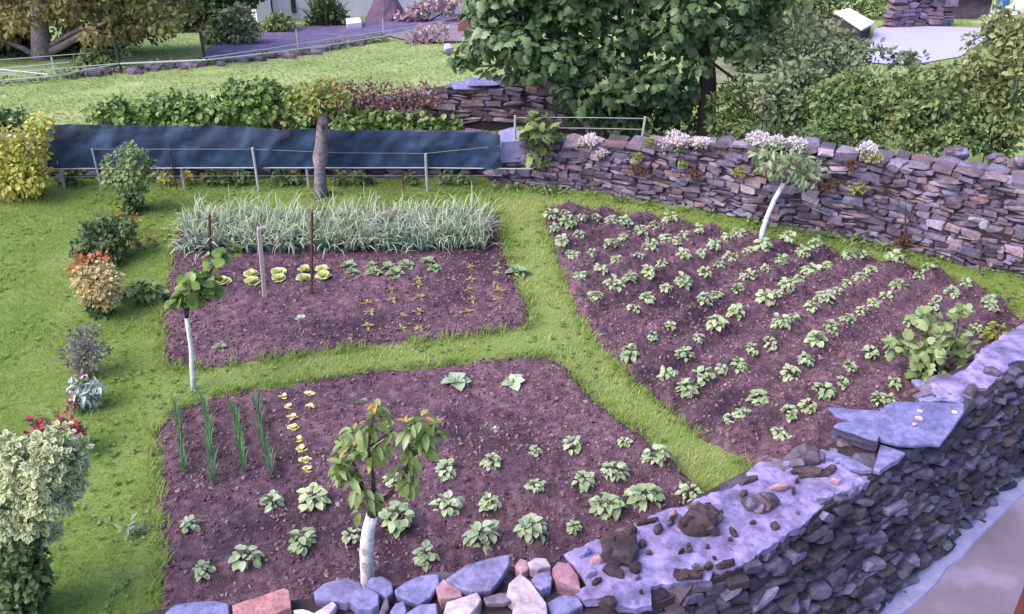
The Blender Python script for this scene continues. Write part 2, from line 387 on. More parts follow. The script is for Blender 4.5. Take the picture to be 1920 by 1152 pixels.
# ---- potato positions read off the photograph (px, py, width px)
pot = []
for reg, s_, L in [
 ((1000, 370), 3.292, [(110,115,100),(190,92,70),(215,170,120),(295,145,80),(130,210,70),(385,125,60),(485,165,100),(565,165,100),(840,145,120),(745,195,90),(665,235,110),(285,250,70),(175,290,110),(250,375,100),(225,330,60),(360,358,45),(475,315,105),(555,275,65),(725,322,115),(645,378,60),(820,270,110),(880,285,80),(930,248,80),(1020,222,80),(1200,265,100),(1265,235,90),(1115,320,100),(925,378,100),(1035,363,80),(515,408,75),(795,428,95),(708,487,110),(415,470,95),(285,510,95),(495,555,140),(595,525,110),(380,635,100),(700,650,110),(620,708,80),(815,590,80),(925,550,130),(1060,490,105),(1150,445,90),(1220,385,120),(1410,320,125),(1330,350,60),(1320,505,120),(1430,465,80),(1530,412,100),(1260,578,90),(1130,622,60),(1055,660,125),(1245,740,130),(1125,810,150),(845,800,80),(735,858,95),(585,955,140),(1020,888,95),(930,970,140),(835,1080,120),(1050,1110,150),(1160,1060,80),(1270,1020,140),(1350,945,120),(1455,900,120),(1520,800,150),(1600,765,80),(1430,655,140),(1500,620,90),(1560,575,120)]),
 ((1400, 420), 3.388, [(255,105,120),(435,145,100),(350,205,115),(220,252,100),(415,300,135),(510,275,45),(640,215,110),(745,215,60),(935,235,120),(785,300,100),(720,352,110),(635,398,90),(565,452,90),(485,492,130),(405,553,105),(960,408,125),(1090,355,95),(1155,295,110),(885,480,80),(805,525,60),(1385,400,90),(1300,460,110),(1215,490,80),(1545,485,110),(1550,550,100),(725,580,100),(640,635,115),(530,690,130),(435,760,150),(1030,650,90),(1455,665,90),(370,860,125),(280,940,155),(785,830,120),(655,912,85),(610,990,110),(935,1020,110),(490,1055,165),(840,1105,110),(910,1105,100),(85,1090,160),(1180,545,70),(330,370,100),(250,415,110)]),
 ((1100, 620), 3.2, [(595,345,150),(1035,395,150),(870,510,100),(940,490,100),(1215,490,130),(1330,440,130),(1155,600,120),(1190,640,80)]),
 ((600, 640), 2.2507, [(535,545,125),(725,510,105),(910,465,70),(1065,440,90),(1285,415,60),(1420,500,140),(1240,560,130),(1110,595,110),(908,620,95),(540,700,140),(715,690,105),(330,765,155),(305,585,90),(135,830,95),(450,920,140),(685,830,170),(890,810,150),(1070,790,70),(1215,715,160),(1370,670,170),(1560,650,110)]),
 ((280, 700), 2.548, [(195,735,115),(260,950,130),(470,890,170),(735,815,165),(585,625,130),(785,615,160)])]:
    for x, y, w_ in L:
        p = (reg[0]+x/s_, reg[1]+y/s_)
        if all((p[0]-q_[0])**2+(p[1]-q_[1])**2 > 15**2 for q_ in pot): pot.append((p[0], p[1], w_/s_))
potw = np.array([G(p[0], p[1], .13)[:2] for p in pot]); pots = np.array([p[2] for p in pot])
in3 = inside(potw, [b[:2] for b in B3]) | (np.array([p[0] for p in pot]) > 1330) | ((np.array([p[0] for p in pot]) > 1080) & (np.array([p[1] for p in pot]) < 600))
def fit_rows(P, a, b):
    d = (b-a)[:2]; d = d/np.linalg.norm(d); n = np.array([-d[1], d[0]]); u = P@n; best = None
    for per in np.linspace(.5, .85, 141):
        c = np.exp(2j*np.pi*u/per).sum()
        if best is None or abs(c) > best[0]: best = (abs(c), per, np.angle(c)/(2*np.pi)*per)
    return d, n, best[1], best[2], best[0]/len(u)
def best_dir(P, a, b):
    base = (b-a)[:2]; ang0 = math.atan2(base[1], base[0]); best = None
    for da in np.linspace(-.12, .12, 25):
        v = np.array([math.cos(ang0+da), math.sin(ang0+da)]); r = fit_rows(P, np.zeros(2), v)
        if best is None or r[4] > best[4]: best = r
    return best
ROW3 = best_dir(potw[in3], G(1285, 728), G(1612, 592)); ROW2 = best_dir(potw[~in3], G(385, 1070), G(1225, 862))
print('rows', ROW3[2:], ROW2[2:])
def ridge(x, y, row, amp):
    u = x*row[1][0]+y*row[1][1] + .05*(fbm(x*1.1, y*1.1, 31)-.5)
    return amp*(.5+.5*np.cos(2*np.pi*(u-row[3])/row[2]))
def soil_z(x, y, bed):
    x = np.atleast_1d(np.asarray(x, float)); y = np.atleast_1d(np.asarray(y, float))
    z = .03 + .035*(fbm(x*3, y*3, 41)-.5) + .045*(fbm(x*13, y*13, 43, 2)-.5)
    if bed == 3: z = z + ridge(x, y, ROW3, .12)
    if bed == 2:
        k = np.clip((G(640, 850)[1] - y + .25*x + .3)/.8, 0, 1)
        z = z + ridge(x, y, ROW2, .085)*k
    return z
BEDS = {1: B1, 2: B2, 3: B3}
bl = {1: ('soil_bed_back', 'tilled soil bed with garlic and lettuces'), 2: ('soil_bed_front', ''), 3: ('soil_bed_right', '')}
for k, poly in BEDS.items():
    def zf(x, y, w_, k=k, poly=poly):
        d = edge_dist(w_, poly); ins = inside(w_, poly); d = np.where(ins, d, -d)
        f = np.clip((d+.02)/.14, 0, 1); return soil_z(x, y, k)*f + .012*(f > 0) - .04*(1-f)
    V, q = grid_patch(poly, .035, zf, warp=.085, seed=k*5)
    g = Geo(); g.add(V, q); b = tag(g.build('vegetable_bed', M['soil'], smooth=True), kind='structure')
    # clods
    P = np.array([p[:2] for p in poly]); lo, hi = P.min(0), P.max(0)
    n = int(900*np.prod(hi-lo)); Q = lo + R_.random((n, 2))*(hi-lo); Q = Q[inside(Q, P)]
    Q = Q[edge_dist(Q, P) > .03]
    s_ = .006 + .022*R_.random(len(Q))**4
    dens = fbm(Q[:, 0]*1.5, Q[:, 1]*1.5, 77)
    keep = R_.random(len(Q)) < np.clip(dens*1.6, .25, 1); Q, s_ = Q[keep], s_[keep]
    z = soil_z(Q[:, 0], Q[:, 1], k) + .012
    cl = (np.array([(1, 0, 0), (-.9, .2, 0), (0, 1, .1), (.1, -1, 0), (0, .1, .8), (0, 0, -.8)], float), [(0, 2, 4), (2, 1, 4), (1, 3, 4), (3, 0, 4), (2, 0, 5), (1, 2, 5), (3, 1, 5), (0, 3, 5)], np.zeros(6))
    Rm = frames(R_.normal(size=(len(Q), 3)), R_.normal(size=(len(Q), 3)))
    g = Geo(); g.many(cl, Rm, np.column_stack([Q, z+s_*.3]), s_[:, None]*R_.uniform(.6, 1.4, (len(Q), 3)))
    o = g.build('soil_clods', M['clod'], b, kind='stuff')

# ------------------------------------------------------------------ grass
def bedmask(Q, grow=0.0):
    m = np.zeros(len(Q), bool)
    for poly in BEDS.values():
        ins = inside(Q, [p[:2] for p in poly]); d = edge_dist(Q, poly)
        m |= ins & (d > -grow)
    return m
gp = [(-7.5, G(0, 1300)[1]-.2)] + [tuple(p[:2]) for p in WIN[:]] + [(9, 10.5), (9, 15.4), (-9.5, 15.4)]
lo = np.array([-9.5, 4.0]); hi = np.array([9, 15.4])
n = 420000; Q = lo + R_.random((n, 2))*(hi-lo)
Q = Q[inside(Q, gp)]
W = Q + .085*np.stack([fbm(Q[:, 0]*4, Q[:, 1]*4, 5)-.5, fbm(Q[:, 0]*4, Q[:, 1]*4, 15)-.5], 1)*2
Q = Q[~bedmask(W, -.02)]
Q = Q[np.abs(Q[:, 0]) < (Q[:, 1]+3)*.62]
hgt = .03 + .05*fbm(Q[:, 0]*2.2, Q[:, 1]*2.2, 8) * R_.random(len(Q)) + .03*(R_.random(len(Q)) > .97)
kk = R_.integers(0, 3, len(Q)); g = Geo(); gpth = Geo()
pathpoly = [G(*p)[:2] for p in [(300, 755), (300, 700), (1000, 600), (940, 480), (930, 372), (1000, 362), (1200, 385), (1420, 432), (1900, 560), (1990, 640), (1420, 900), (1300, 960), (1000, 690)]]
onpath = inside(Q, pathpoly) & (edge_dist(Q, pathpoly) > R_.random(len(Q))*.25)
for i in range(3):
    S = (kk == i) & ~onpath; g.many(T_BLADE[i], zrot(S.sum()), np.column_stack([Q[S], np.full(S.sum(), -.005)]), hgt[S])
    S = (kk == i) & onpath; gpth.many(T_BLADE[i], zrot(S.sum()), np.column_stack([Q[S], np.full(S.sum(), -.005)]), hgt[S])
tag(g.build('lawn_grass', M['grass']), 'short green grass of the lawn on the left and along the back', 'grass', kind='stuff')
tag(gpth.build('path_grass', M['pathgrass']), 'paler trodden grass of the paths between the soil beds', 'grass', kind='stuff')
print('blades', len(Q))
# ragged grass fringe round the beds
pts = []
for poly in BEDS.values():
    P = np.array([p[:2] for p in poly]+[poly[0][:2]]); seg = np.diff(P, axis=0); L = np.linalg.norm(seg, axis=1)
    for i in range(len(seg)):
        nn = int(L[i]*220); t_ = R_.random(nn); pp = P[i]+t_[:, None]*seg[i] + R_.normal(0, .05, (nn, 2)); pts.append(pp[inside(pp, gp)])
pts = np.concatenate(pts); n_ = fbm(pts[:, 0]*5, pts[:, 1]*5, 21); pts = pts[n_ > .42]
g = Geo(); g.many(T_BLADE[2], zrot(len(pts)), np.column_stack([pts, np.full(len(pts), .005)]), R_.uniform(.05, .12, len(pts)))
tag(g.build('edge_grass', M['grass']), 'longer grass tufts fringing the edges of the soil beds', 'grass', kind='stuff')
# broad-leaved weeds in the turf
M['weed'] = leafm('weed_leaves', [(.17, .26, .05), (.24, .33, .09), (.15, .23, .045), (.34, .41, .17)], trans=.4)
g = Geo(); n = 2200; Q = lo + R_.random((n*6, 2))*(hi-lo); Q = Q[inside(Q, gp)]; Q = Q[~bedmask(Q, .03)]
Q = Q[fbm(Q[:, 0]*1.3, Q[:, 1]*1.3, 61) > .4][:n]
for c in Q:
    k = R_.integers(4, 8); a = R_.uniform(0, 6.28, k); d = np.stack([np.cos(a), np.sin(a), R_.uniform(.1, .6, k)], 1)
    g.many(T_OV, frames(d, np.tile([0, 0, 1.], (k, 1))+R_.normal(0, .2, (k, 3))), np.tile([c[0], c[1], .02], (k, 1)), R_.uniform(.02, .055, k))
tag(g.build('lawn_weeds', M['weed']), 'small broad-leaved weeds scattered through the lawn', 'weeds', kind='stuff')
# field grass beyond the walls
n = 90000; yy = 17 + 28*R_.random(n)**1.3; fs = R_.uniform(.6, 1.2, n); xx = R_.uniform(-.62, .62, n)*(yy+2)
zz = np.array([H(y) for y in yy]); g = Geo()
LANE_PX = [(370, 118), (395, 88), (450, 66), (560, 52), (720, 38), (860, 24), (900, 20), (905, 44), (800, 58), (720, 70), (620, 85), (540, 96), (450, 110)]
CONC_PX = [(1620, 118), (1640, 56), (1680, 48), (1860, 55), (1840, 80), (1800, 108), (1700, 125)]
keep = fbm(xx*.7, yy*.7, 91) > .3
for q_ in (LANE_PX, CONC_PX): keep &= ~inside(np.stack([xx, yy], 1), [T(*p)[:2] for p in q_])
xx, yy, zz = xx[keep], yy[keep], zz[keep]
g.many(T_BLADE[1], zrot(len(xx)), np.stack([xx, yy, zz], 1), np.column_stack([R_.uniform(.05, .14, len(xx))*1.6, R_.uniform(.06, .14, len(xx))*2, R_.uniform(.02, .07, len(xx))]))
tag(g.build('field_grass', M['fgrass']), 'pale rough meadow grass of the field beyond the netting', 'grass', kind='stuff')
# ------------------------------------------------------------------ stones
def stone_mesh(name, pw=3.5, n=18, jit=.12, m=None, seed=0):
    r = np.random.default_rng(seed); bm = bmesh.new()
    if seed % 3 == 0:
        d = norm(r.normal(size=(n*3, 3))); S = [d[0]]
        for v in d[1:]:
            if len(S) < n and all(v@s < .86 for s in S): S.append(v)
        for v in S: k = (np.abs(v)**pw).sum()**(-1/pw); bm.verts.new(v*k*.5*(1-jit*r.random()))
    else:      # blocky, split stone: jittered box corners with some corners knocked off
        for x in (-1, 1):
            for y in (-1, 1):
                for z in (-1, 1):
                    c = np.array([x, y, z])*.5*(1-r.random(3)*np.array([.3, .22, .3]))
                    if r.random() < .45:
                        ax = int(r.integers(0, 3)); o1 = c.copy(); o1[ax] *= .6; o2 = c.copy(); o2[(ax+1) % 3] *= .6; bm.verts.new(o1); bm.verts.new(o2)
                    else: bm.verts.new(c)
    res = bmesh.ops.convex_hull(bm, input=bm.verts)
    bmesh.ops.delete(bm, geom=[e for e in res['geom_interior'] if isinstance(e, bmesh.types.BMVert)], context='VERTS')
    me = bpy.data.meshes.new(name); bm.to_mesh(me); bm.free()
    if m: me.materials.append(m)
    return me
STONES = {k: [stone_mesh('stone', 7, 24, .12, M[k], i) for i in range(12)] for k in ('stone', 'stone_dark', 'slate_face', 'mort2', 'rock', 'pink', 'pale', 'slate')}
def mesh_arrays(me):
    V = np.empty(len(me.vertices)*3); me.vertices.foreach_get('co', V); return V.reshape(-1, 3), [tuple(p.vertices) for p in me.polygons]
def place_stones(L, parent, key, name='stone', limit=300):
    """L: (centre, 3x3 frame, size). the largest in view become parts, the rest one mesh"""
    off = np.array(rootloc(parent))
    vis = [sz[0]*sz[2]*pxm(c)**2 for c, Rm, sz in L]; order = np.argsort(vis)[::-1]; rest = Geo()
    for j, i in enumerate(order):
        c, Rm, sz = L[i]; me = STONES[key][R_.integers(0, 12)]
        if j < limit:
            mt = Matrix(np.asarray(Rm)*np.asarray(sz)[None, :]).to_4x4(); mt.translation = Vector(np.asarray(c)-off)
            link(name, me, None, parent, mt)
        else:
            V, Fc = mesh_arrays(me); V = (np.asarray(Rm)@(V*np.asarray(sz)).T).T + c; rest.add(V, Fc, rnd=R_.random(), t=0)
    if rest.n: rest.build('small_stones', M[key], parent, kind='stuff')
def eul(a, b, c): return np.array(Euler((a, b, c)).to_matrix())
def courses(path, htop, z0, hr=(.07, .15), lr=(.14, .42), depth=.28, proud=.03, tilt=.08, batter=0.0):
    """stones of one face of a wall along path (xy polyline, face side on the right of travel)"""
    d = np.concatenate([[0], np.cumsum(np.linalg.norm(np.diff(path, axis=0), axis=1))]); Lt = d[-1]; out = []
    at = lambda s: np.array([np.interp(s, d, path[:, 0]), np.interp(s, d, path[:, 1])])
    z = 0.0
    while z < 3:
        h = R_.uniform(*hr); s = -R_.uniform(0, .2); any_ = False
        while s < Lt:
            l = R_.uniform(*lr)*(1.0 if R_.random() < .8 else 1.5); m_ = min(max(s+l/2, 0), Lt); top = htop(m_)
            zb = z0(m_) + z + .05*(fbm(m_*1.3, z*2, 5)-.5)
            hh = h*R_.uniform(.8, 1.15)
            if zb + hh*.6 < top:
                any_ = True; a = at(max(m_-.05, 0)); b = at(min(m_+.05, Lt)); tg = (b-a)/np.linalg.norm(b-a); nr = np.array([tg[1], -tg[0]])
                p = at(m_); pr = R_.uniform(-proud, proud) - batter*(z); c = np.array([p[0]+nr[0]*(pr-depth/2), p[1]+nr[1]*(pr-depth/2), zb+hh/2])
                Rm = np.array([[tg[0], -nr[0], 0], [tg[1], -nr[1], 0], [0, 0, 1]])@eul(R_.normal(0, tilt*.6), R_.normal(0, tilt), R_.normal(0, tilt))
                if l > .2 and R_.random() < .25:     # two thin slips instead of one block
                    for q_ in (-.25, .25):
                        out.append((c+np.array([0, 0, q_*hh]), Rm@eul(0, R_.normal(0, .04), 0), (l*1.1, depth, hh*.6)))
                else: out.append((c, Rm, (l*1.12, depth, hh*1.2)))
            s += l*.99
        z += h*.97
        if not any_: break
    return out
def core_mesh(name, inner, outer, ztop, zbot, parent):
    """dark rubble heart of a wall between two xy polylines of equal length"""
    n = len(inner); V = []
    for i in range(n):
        V += [(inner[i][0], inner[i][1], zbot), (inner[i][0], inner[i][1], ztop[i]), (outer[i][0], outer[i][1], ztop[i]), (outer[i][0], outer[i][1], zbot)]
    Fc = []
    for i in range(n-1):
        a, b = 4*i, 4*i+4
        Fc += [(a, a+1, b+1, b), (a+1, a+2, b+2, b+1), (a+2, a+3, b+3, b+2)]
    Fc += [(0, 3, 2, 1), (4*n-4, 4*n-3, 4*n-2, 4*n-1)]
    return Geo().add(V, Fc).build(name, M['core'], parent)
# ---- back wall right of the netting
bw_px = [(925, 347, 275), (1000, 352, 266), (1100, 360, 268), (1200, 376, 272), (1300, 392, 270), (1400, 416, 268), (1480, 428, 276), (1560, 442, 292), (1640, 458, 300), (1720, 478, 308), (1800, 500, 322), (1870, 512, 340), (1930, 524, 352), (2060, 550, 380)]
BW = np.array([G(a, b)[:2] for a, b, c in bw_px]); bwt = np.array([PY(a, c, G(a, b)[1]+.12)[2] for a, b, c in bw_px])
bd = np.concatenate([[0], np.cumsum(np.linalg.norm(np.diff(BW, axis=0), axis=1))])
root = thing('dry_stone_wall', 'long purple-grey dry stone wall with flowers on top behind the right potato bed', 'wall', (BW[6][0], BW[6][1], 0))
htop = lambda s: float(np.interp(s, bd, bwt))
L = courses(BW, lambda s: htop(s)-.04, lambda s: -.05, (.045, .125), (.1, .32), .3, .045, .12)
print('backwall stones', len(L))
place_stones(L, root, 'stone')
tg = np.gradient(BW, axis=0); tg = norm(tg); nr = np.stack([tg[:, 1], -tg[:, 0]], 1)
core_mesh('rubble_core', BW-nr*.06, BW-nr*.5, bwt-.06, -.1, root)
# capstones along the top
s = 0; caps = []
while s < bd[-1]:
    l = R_.uniform(.22, .5); m_ = s+l/2; p = np.array([np.interp(m_, bd, BW[:, 0]), np.interp(m_, bd, BW[:, 1])]); t_ = np.array([np.interp(m_, bd, tg[:, 0]), np.interp(m_, bd, tg[:, 1])]); n_ = np.array([t_[1], -t_[0]])
    for off_ in (.12, .38):
        c = np.array([p[0]-n_[0]*off_, p[1]-n_[1]*off_, htop(m_)-.02+R_.uniform(-.015, .015)])
        caps.append((c, np.array([[t_[0], -n_[0], 0], [t_[1], -n_[1], 0], [0, 0, 1]])@eul(R_.normal(0, .05), R_.normal(0, .05), R_.normal(0, .15)), (l*1.02, R_.uniform(.3, .38), R_.uniform(.05, .08))))
    s += l
place_stones(caps, root, 'stone', 'capstone')
# ---- wall behind the netting
WB = np.array([(-9.6, 15.35), (-6, 15.4), (-3, 15.42), (BW[0][0]-.1, 15.45)]); root = thing('low_wall', 'low shadowed stone wall running behind the blue netting', 'wall', (-5, 15.4, 0))
L = courses(WB, lambda s: .78, lambda s: -.05, (.08, .16), (.2, .5), .3, .04, .1); place_stones(L, root, 'stone_dark')
core_mesh('rubble_core', WB+np.array([0, .06]), WB+np.array([0, .45]), [.72]*4, -.1, root)
# ---- far wall in front of the field
FW = np.array([(-8.8, 18.7), (-4, 18.6), (-1.5, 18.5), (0.2, 18.45), (1.2, 18.2), (1.75, 17.6), (2.0, 17.2)]); fz = [H(p[1]) for p in FW]
fpx = [(60, 232), (480, 205), (800, 172), (930, 150), (1030, 150), (1060, 175), (1075, 200)]
fd = np.concatenate([[0], np.cumsum(np.linalg.norm(np.diff(FW, axis=0), axis=1))]); ft = np.array([PY(a, b, q_[1])[2] for (a, b), q_ in zip(fpx, FW)])
root = thing('field_wall', 'dark dry stone wall along the edge of the field, under ivy and red shrubs', 'wall', (-2, 18.5, -.2))
L = courses(FW, lambda s: float(np.interp(s, fd, ft)), lambda s: -.3, (.09, .17), (.2, .5), .3, .04, .09); L = [q_ for q_ in L if q_[0][2] > -.1]
place_stones(L, root, 'stone')
tgf = norm(np.gradient(FW, axis=0)); nrf = np.stack([tgf[:, 1], -tgf[:, 0]], 1); core_mesh('rubble_core', FW-nrf*.06, FW-nrf*.5, ft-.05, -.6, root)
for q_ in ((880, 160), (905, 153)):
    c = PY(q_[0], q_[1], 18.6); mt = Matrix(eul(.1, .05, .2)*np.array([.75, .45, .05])[None]).to_4x4(); mt.translation = Vector(c-np.array(rootloc(root))); link('capstone', STONES['slate'][3], None, root, mt)

# ------------------------------------------------------------------ near wall with mortar cap
NW = thing('garden_wall', 'thick slate wall with a smooth lavender mortar top between garden and yard', 'wall', tuple(wmid[16][:2])+(0,))
base_dir = (kb1-kb0)/np.linalg.norm((kb1-kb0)[:2])
us = np.linspace(0, 1, 60); o_ = np.array([polyat(WOUT, u) for u in us]); i_ = np.array([polyat(WIN, u) for u in us])
def baseline(p):
    # foot of the yard face below outer top point p
    n_ = np.array([base_dir[1], -base_dir[0]]); d_ = (kb0[:2]-p[:2])@n_
    return p[:2] + n_*np.clip(d_, .08, .5)
core_mesh('rubble_core', i_[:, :2]+0, [0.9*p[:2]+.1*baseline(p) - .05*np.array([base_dir[1], -base_dir[0]]) for p in o_], np.minimum(i_[:, 2], o_[:, 2])-.05, YARD-.1, NW)
face = []
d_ = np.concatenate([[0], np.cumsum(np.linalg.norm(np.diff(o_[:, :2], axis=0), axis=1))])
s0 = np.interp(1000, [p[0] for p in wout_px], np.linspace(0, 1, len(wout_px)))
z = 0.0; hh = 1.36
v = 0.0
while v < 1.0:
    h = R_.choice([.045, .06, .08, .11]); s = d_[np.searchsorted(WOUT[:, 0], .2)] if False else 0.0
    while s < d_[-1]:
        l = R_.uniform(.09, .22)+.16*R_.random()**3; m_ = s+l/2; u = m_/d_[-1]; p = polyat(WOUT, u); b_ = baseline(p)
        if p[0] > .55:
            vv = v + .04*(fbm(m_*2, v*5, 9)-.5); zc = p[2]-.04 + (YARD-p[2])*vv; xy = p[:2]*(1-vv) + b_*vv
            p2 = polyat(WOUT, min(u+.01, 1)); p1 = polyat(WOUT, max(u-.01, 0)); t_ = (p2-p1)[:2]; t_ = t_/np.linalg.norm(t_); n_ = np.array([t_[1], -t_[0]])
            dp = R_.uniform(.2, .3); pr = R_.normal(0, .03)
            c = np.array([xy[0]+n_[0]*(pr-dp/2+.03), xy[1]+n_[1]*(pr-dp/2+.03), zc-h/2])
            Rm = np.array([[t_[0], -n_[0], 0], [t_[1], -n_[1], 0], [0, 0, 1]])@eul(R_.normal(-.08, .12), R_.normal(0.1, .2), R_.normal(0, .2))
            face.append((c, Rm, (l*1.15, dp, h*R_.uniform(1.0, 1.35))))
        s += l
    v += h/hh*.98
print('near face stones', len(face))
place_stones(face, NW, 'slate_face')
# garden-side face of the same wall (mostly hidden): a few courses where it can be seen from a step aside
wr_ = WIN[::-1]; wrd = np.concatenate([[0], np.cumsum(np.linalg.norm(np.diff(wr_[:, :2], axis=0), axis=1))])
L = courses(WIN[::-1, :2], lambda s: float(np.interp(s, wrd, wr_[:, 2]))-.1, lambda s: 0.0, (.12, .2), (.25, .5), .25, .03, .08)
rest = Geo()
for c, Rm, sz in L:
    V, Fc = mesh_arrays(STONES['stone_dark'][R_.integers(0, 12)]); rest.add((np.asarray(Rm)@(V*np.asarray(sz)).T).T + c, Fc, rnd=R_.random(), t=0)
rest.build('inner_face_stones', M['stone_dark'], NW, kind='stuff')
# mortar cap: CDT of outline plus interior points
def cap(poly, name, m, parent, z, thick=.07, amp=.03, res=.05, holes=(), smooth=True, tiltv=(0, 0)):
    poly = [np.array(p[:2]) for p in poly]; rich = []
    for i in range(len(poly)):
        a, b = poly[i], poly[(i+1) % len(poly)]; n = max(1, int(np.linalg.norm(b-a)/res))
        for k in range(n):
            q_ = a+(b-a)*k/n; rich.append(q_ + (R_.normal(0, res*.22, 2) if k else 0))
    P = np.array(rich); lo, hi = P.min(0), P.max(0)
    n = int(np.prod(hi-lo)/res**2*1.2); Q = lo+R_.random((n, 2))*(hi-lo); Q = Q[inside(Q, P)]; Q = Q[edge_dist(Q, P) > res*.5]
    A = np.concatenate([P, Q]); nb = len(P)
    vs, es, fs, *_ = delaunay_2d_cdt([Vector(p) for p in A], [(i, (i+1) % nb) for i in range(nb)], [], 1, 1e-5)
    vs = np.array([tuple(v_) for v_ in vs]); c0 = vs.mean(0)
    zz = z + amp*(fbm(vs[:, 0]*4, vs[:, 1]*4, 55)-.5)*2 + amp*.7*(fbm(vs[:, 0]*14, vs[:, 1]*14, 56)-.5) + (vs-c0)@np.array(tiltv)
    ed = edge_dist(vs, P); zz -= np.where(ed < 1e-3, .012, 0)
    V = np.column_stack([vs, zz]); g = Geo(); Fc = [tuple(f) if True else f for f in fs]
    # orient up
    Fo = []
    for f in Fc:
        a, b, c = V[f[0]], V[f[1]], V[f[2]]; Fo.append(f if np.cross(b-a, c-a)[2] > 0 else f[::-1])
    # boundary skirt
    from collections import Counter
    cnt = {}
    for f in Fo:
        for i in range(len(f)): cnt.setdefault((f[i], f[(i+1) % len(f)]), 0)
    bnd = [e for e in cnt if (e[1], e[0]) not in cnt]
    bv = sorted({v_ for e in bnd for v_ in e}); mp = {v_: len(V)+i for i, v_ in enumerate(bv)}
    low = V[bv].copy(); low[:, 2] -= thick*R_.uniform(.7, 1.2, len(bv)); cc = low[:, :2].mean(0); low[:, :2] += (cc-low[:, :2])*.02
    V = np.concatenate([V, low])
    Fo += [(e[0], mp[e[0]], mp[e[1]], e[1]) for e in bnd]
    g.add(V, Fo); o = g.build(name, m, parent, smooth=False)
    return o
Z8 = lambda pts: Zm((1000, 700), 2.087, pts)
capA = [(1057, 1039), (1112, 1013), (1182, 988), (1215, 970), (1247, 953), (1290, 945), (1318, 929), (1365, 916), (1391, 905), (1405, 880), (1422, 866), (1445, 868), (1470, 885), (1490, 868), (1541, 838), (1590, 860), (1622, 885), (1632, 903), (1600, 915), (1565, 925), (1545, 945), (1527, 959), (1505, 985), (1479, 997), (1450, 1020), (1393, 1055), (1335, 1072), (1330, 1086), (1276, 1090), (1220, 1096), (1222, 1130), (1193, 1137), (1156, 1133), (1130, 1119), (1094, 1122), (1078, 1110), (1099, 1096), (1086, 1073)]
cap([G(a, b, .7) for a, b in capA], 'mortar_cap', M['mortar'], NW, .7, .09, .035, .04)
Z5 = lambda pts: Zm((1540, 600), 3.8395, pts)
capB = Z5([(720, 490), (860, 420), (960, 385), (1060, 330), (1090, 300), (1150, 205), (1250, 140), (1459, 20), (1620, -60), (1900, -200), (1900, 30), (1620, 180), (1459, 280), (1380, 290), (1330, 360), (1260, 420), (1200, 490), (1080, 490), (1090, 560), (1000, 598), (860, 575), (740, 520)])
cap([G(a, b, .7) for a, b in capB], 'mortar_cap', M['mortar'], NW, .7, .1, .015, .06)
INC = []
_cp = [np.array(q_) for q_ in capA]
while len(INC) < 22:
    q_ = np.array([[R_.uniform(1060, 1630), R_.uniform(840, 1135)]])
    if inside(q_, capA)[0]:
        e_ = edge_dist(q_, capA)[0]; big = e_ < 16
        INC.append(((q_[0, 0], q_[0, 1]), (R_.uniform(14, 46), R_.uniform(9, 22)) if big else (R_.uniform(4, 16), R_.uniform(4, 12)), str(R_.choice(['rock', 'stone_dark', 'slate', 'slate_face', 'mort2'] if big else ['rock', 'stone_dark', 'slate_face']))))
# rocks bedded in the mortar (px, py, w px, h px, kind)
for px, py, wp, hp, kd in [(1308, 985, 75, 70, 'rock'), (1330, 968, 34, 50, 'stone_dark'), (1168, 1040, 62, 80, 'rock'), (1190, 1066, 24, 34, 'rock'), (1150, 1075, 44, 22, 'rock'), (1418, 945, 62, 40, 'stone_dark'), (1393, 928, 20, 14, 'stone_dark'), (1508, 864, 62, 42, 'stone_dark'), (1520, 888, 70, 24, 'rock'), (1403, 903, 44, 14, 'stone_dark'), (1462, 915, 46, 12, 'pink'), (1233, 995, 26, 18, 'rock'), (1188, 996, 14, 14, 'rock'), (1327, 950, 14, 10, 'rock'), (1290, 1080, 60, 20, 'rock'), (1328, 1064, 18, 12, 'rock'), (1374, 1000, 10, 28, 'rock'), (1119, 1092, 24, 12, 'rock'), (1139, 1134, 34, 30, 'rock'), (1202, 1111, 8, 6, 'rock'), (1290, 1025, 9, 9, 'rock'), (1326, 1027, 7, 9, 'rock'), (1411, 982, 12, 7, 'rock'), (1452, 990, 16, 18, 'rock'), (1260, 968, 28, 12, 'pink'), (1095, 1040, 30, 16, 'slate'), (1120, 1052, 32, 18, 'pink'), (1204, 1022, 18, 16, 'stone_dark'), (1565, 905, 20, 14, 'pink'), (1360, 1060, 50, 16, 'rock'), (1480, 870, 26, 18, 'slate'), (1820, 735, 30, 24, 'stone_dark'), (1860, 700, 34, 20, 'stone_dark'), (1748, 765, 44, 10, 'stone_dark')] + [(*q_, *w_, k_) for q_, w_, k_ in INC]:
    c = G(px, py, .71); m_ = pxm(c); s_ = (wp/m_, max(hp/m_*.9, .03), min(.22, .6*min(wp, hp)/m_+.04))
    mt = Matrix(eul(R_.normal(0, .15), R_.normal(0, .15), R_.normal(.3, .4))*np.array(s_)[None]).to_4x4(); mt.translation = Vector(c-np.array(rootloc(NW))+np.array([0, 0, s_[2]*.15])); link('embedded_stone', STONES[kd][3*R_.integers(0, 4)], None, NW, mt)
    if wp > 55:
        for _ in range(6):
            mt = Matrix(eul(*R_.uniform(-.8, .8, 3))*np.array(s_)[None]*R_.uniform(.35, .65)).to_4x4(); mt.translation = Vector(c-np.array(rootloc(NW))+np.array([R_.uniform(-.45, .45)*s_[0], R_.uniform(-.45, .45)*s_[1], s_[2]*R_.uniform(.1, .45)])); link('embedded_stone', STONES[kd][R_.integers(0, 12)], None, NW, mt)
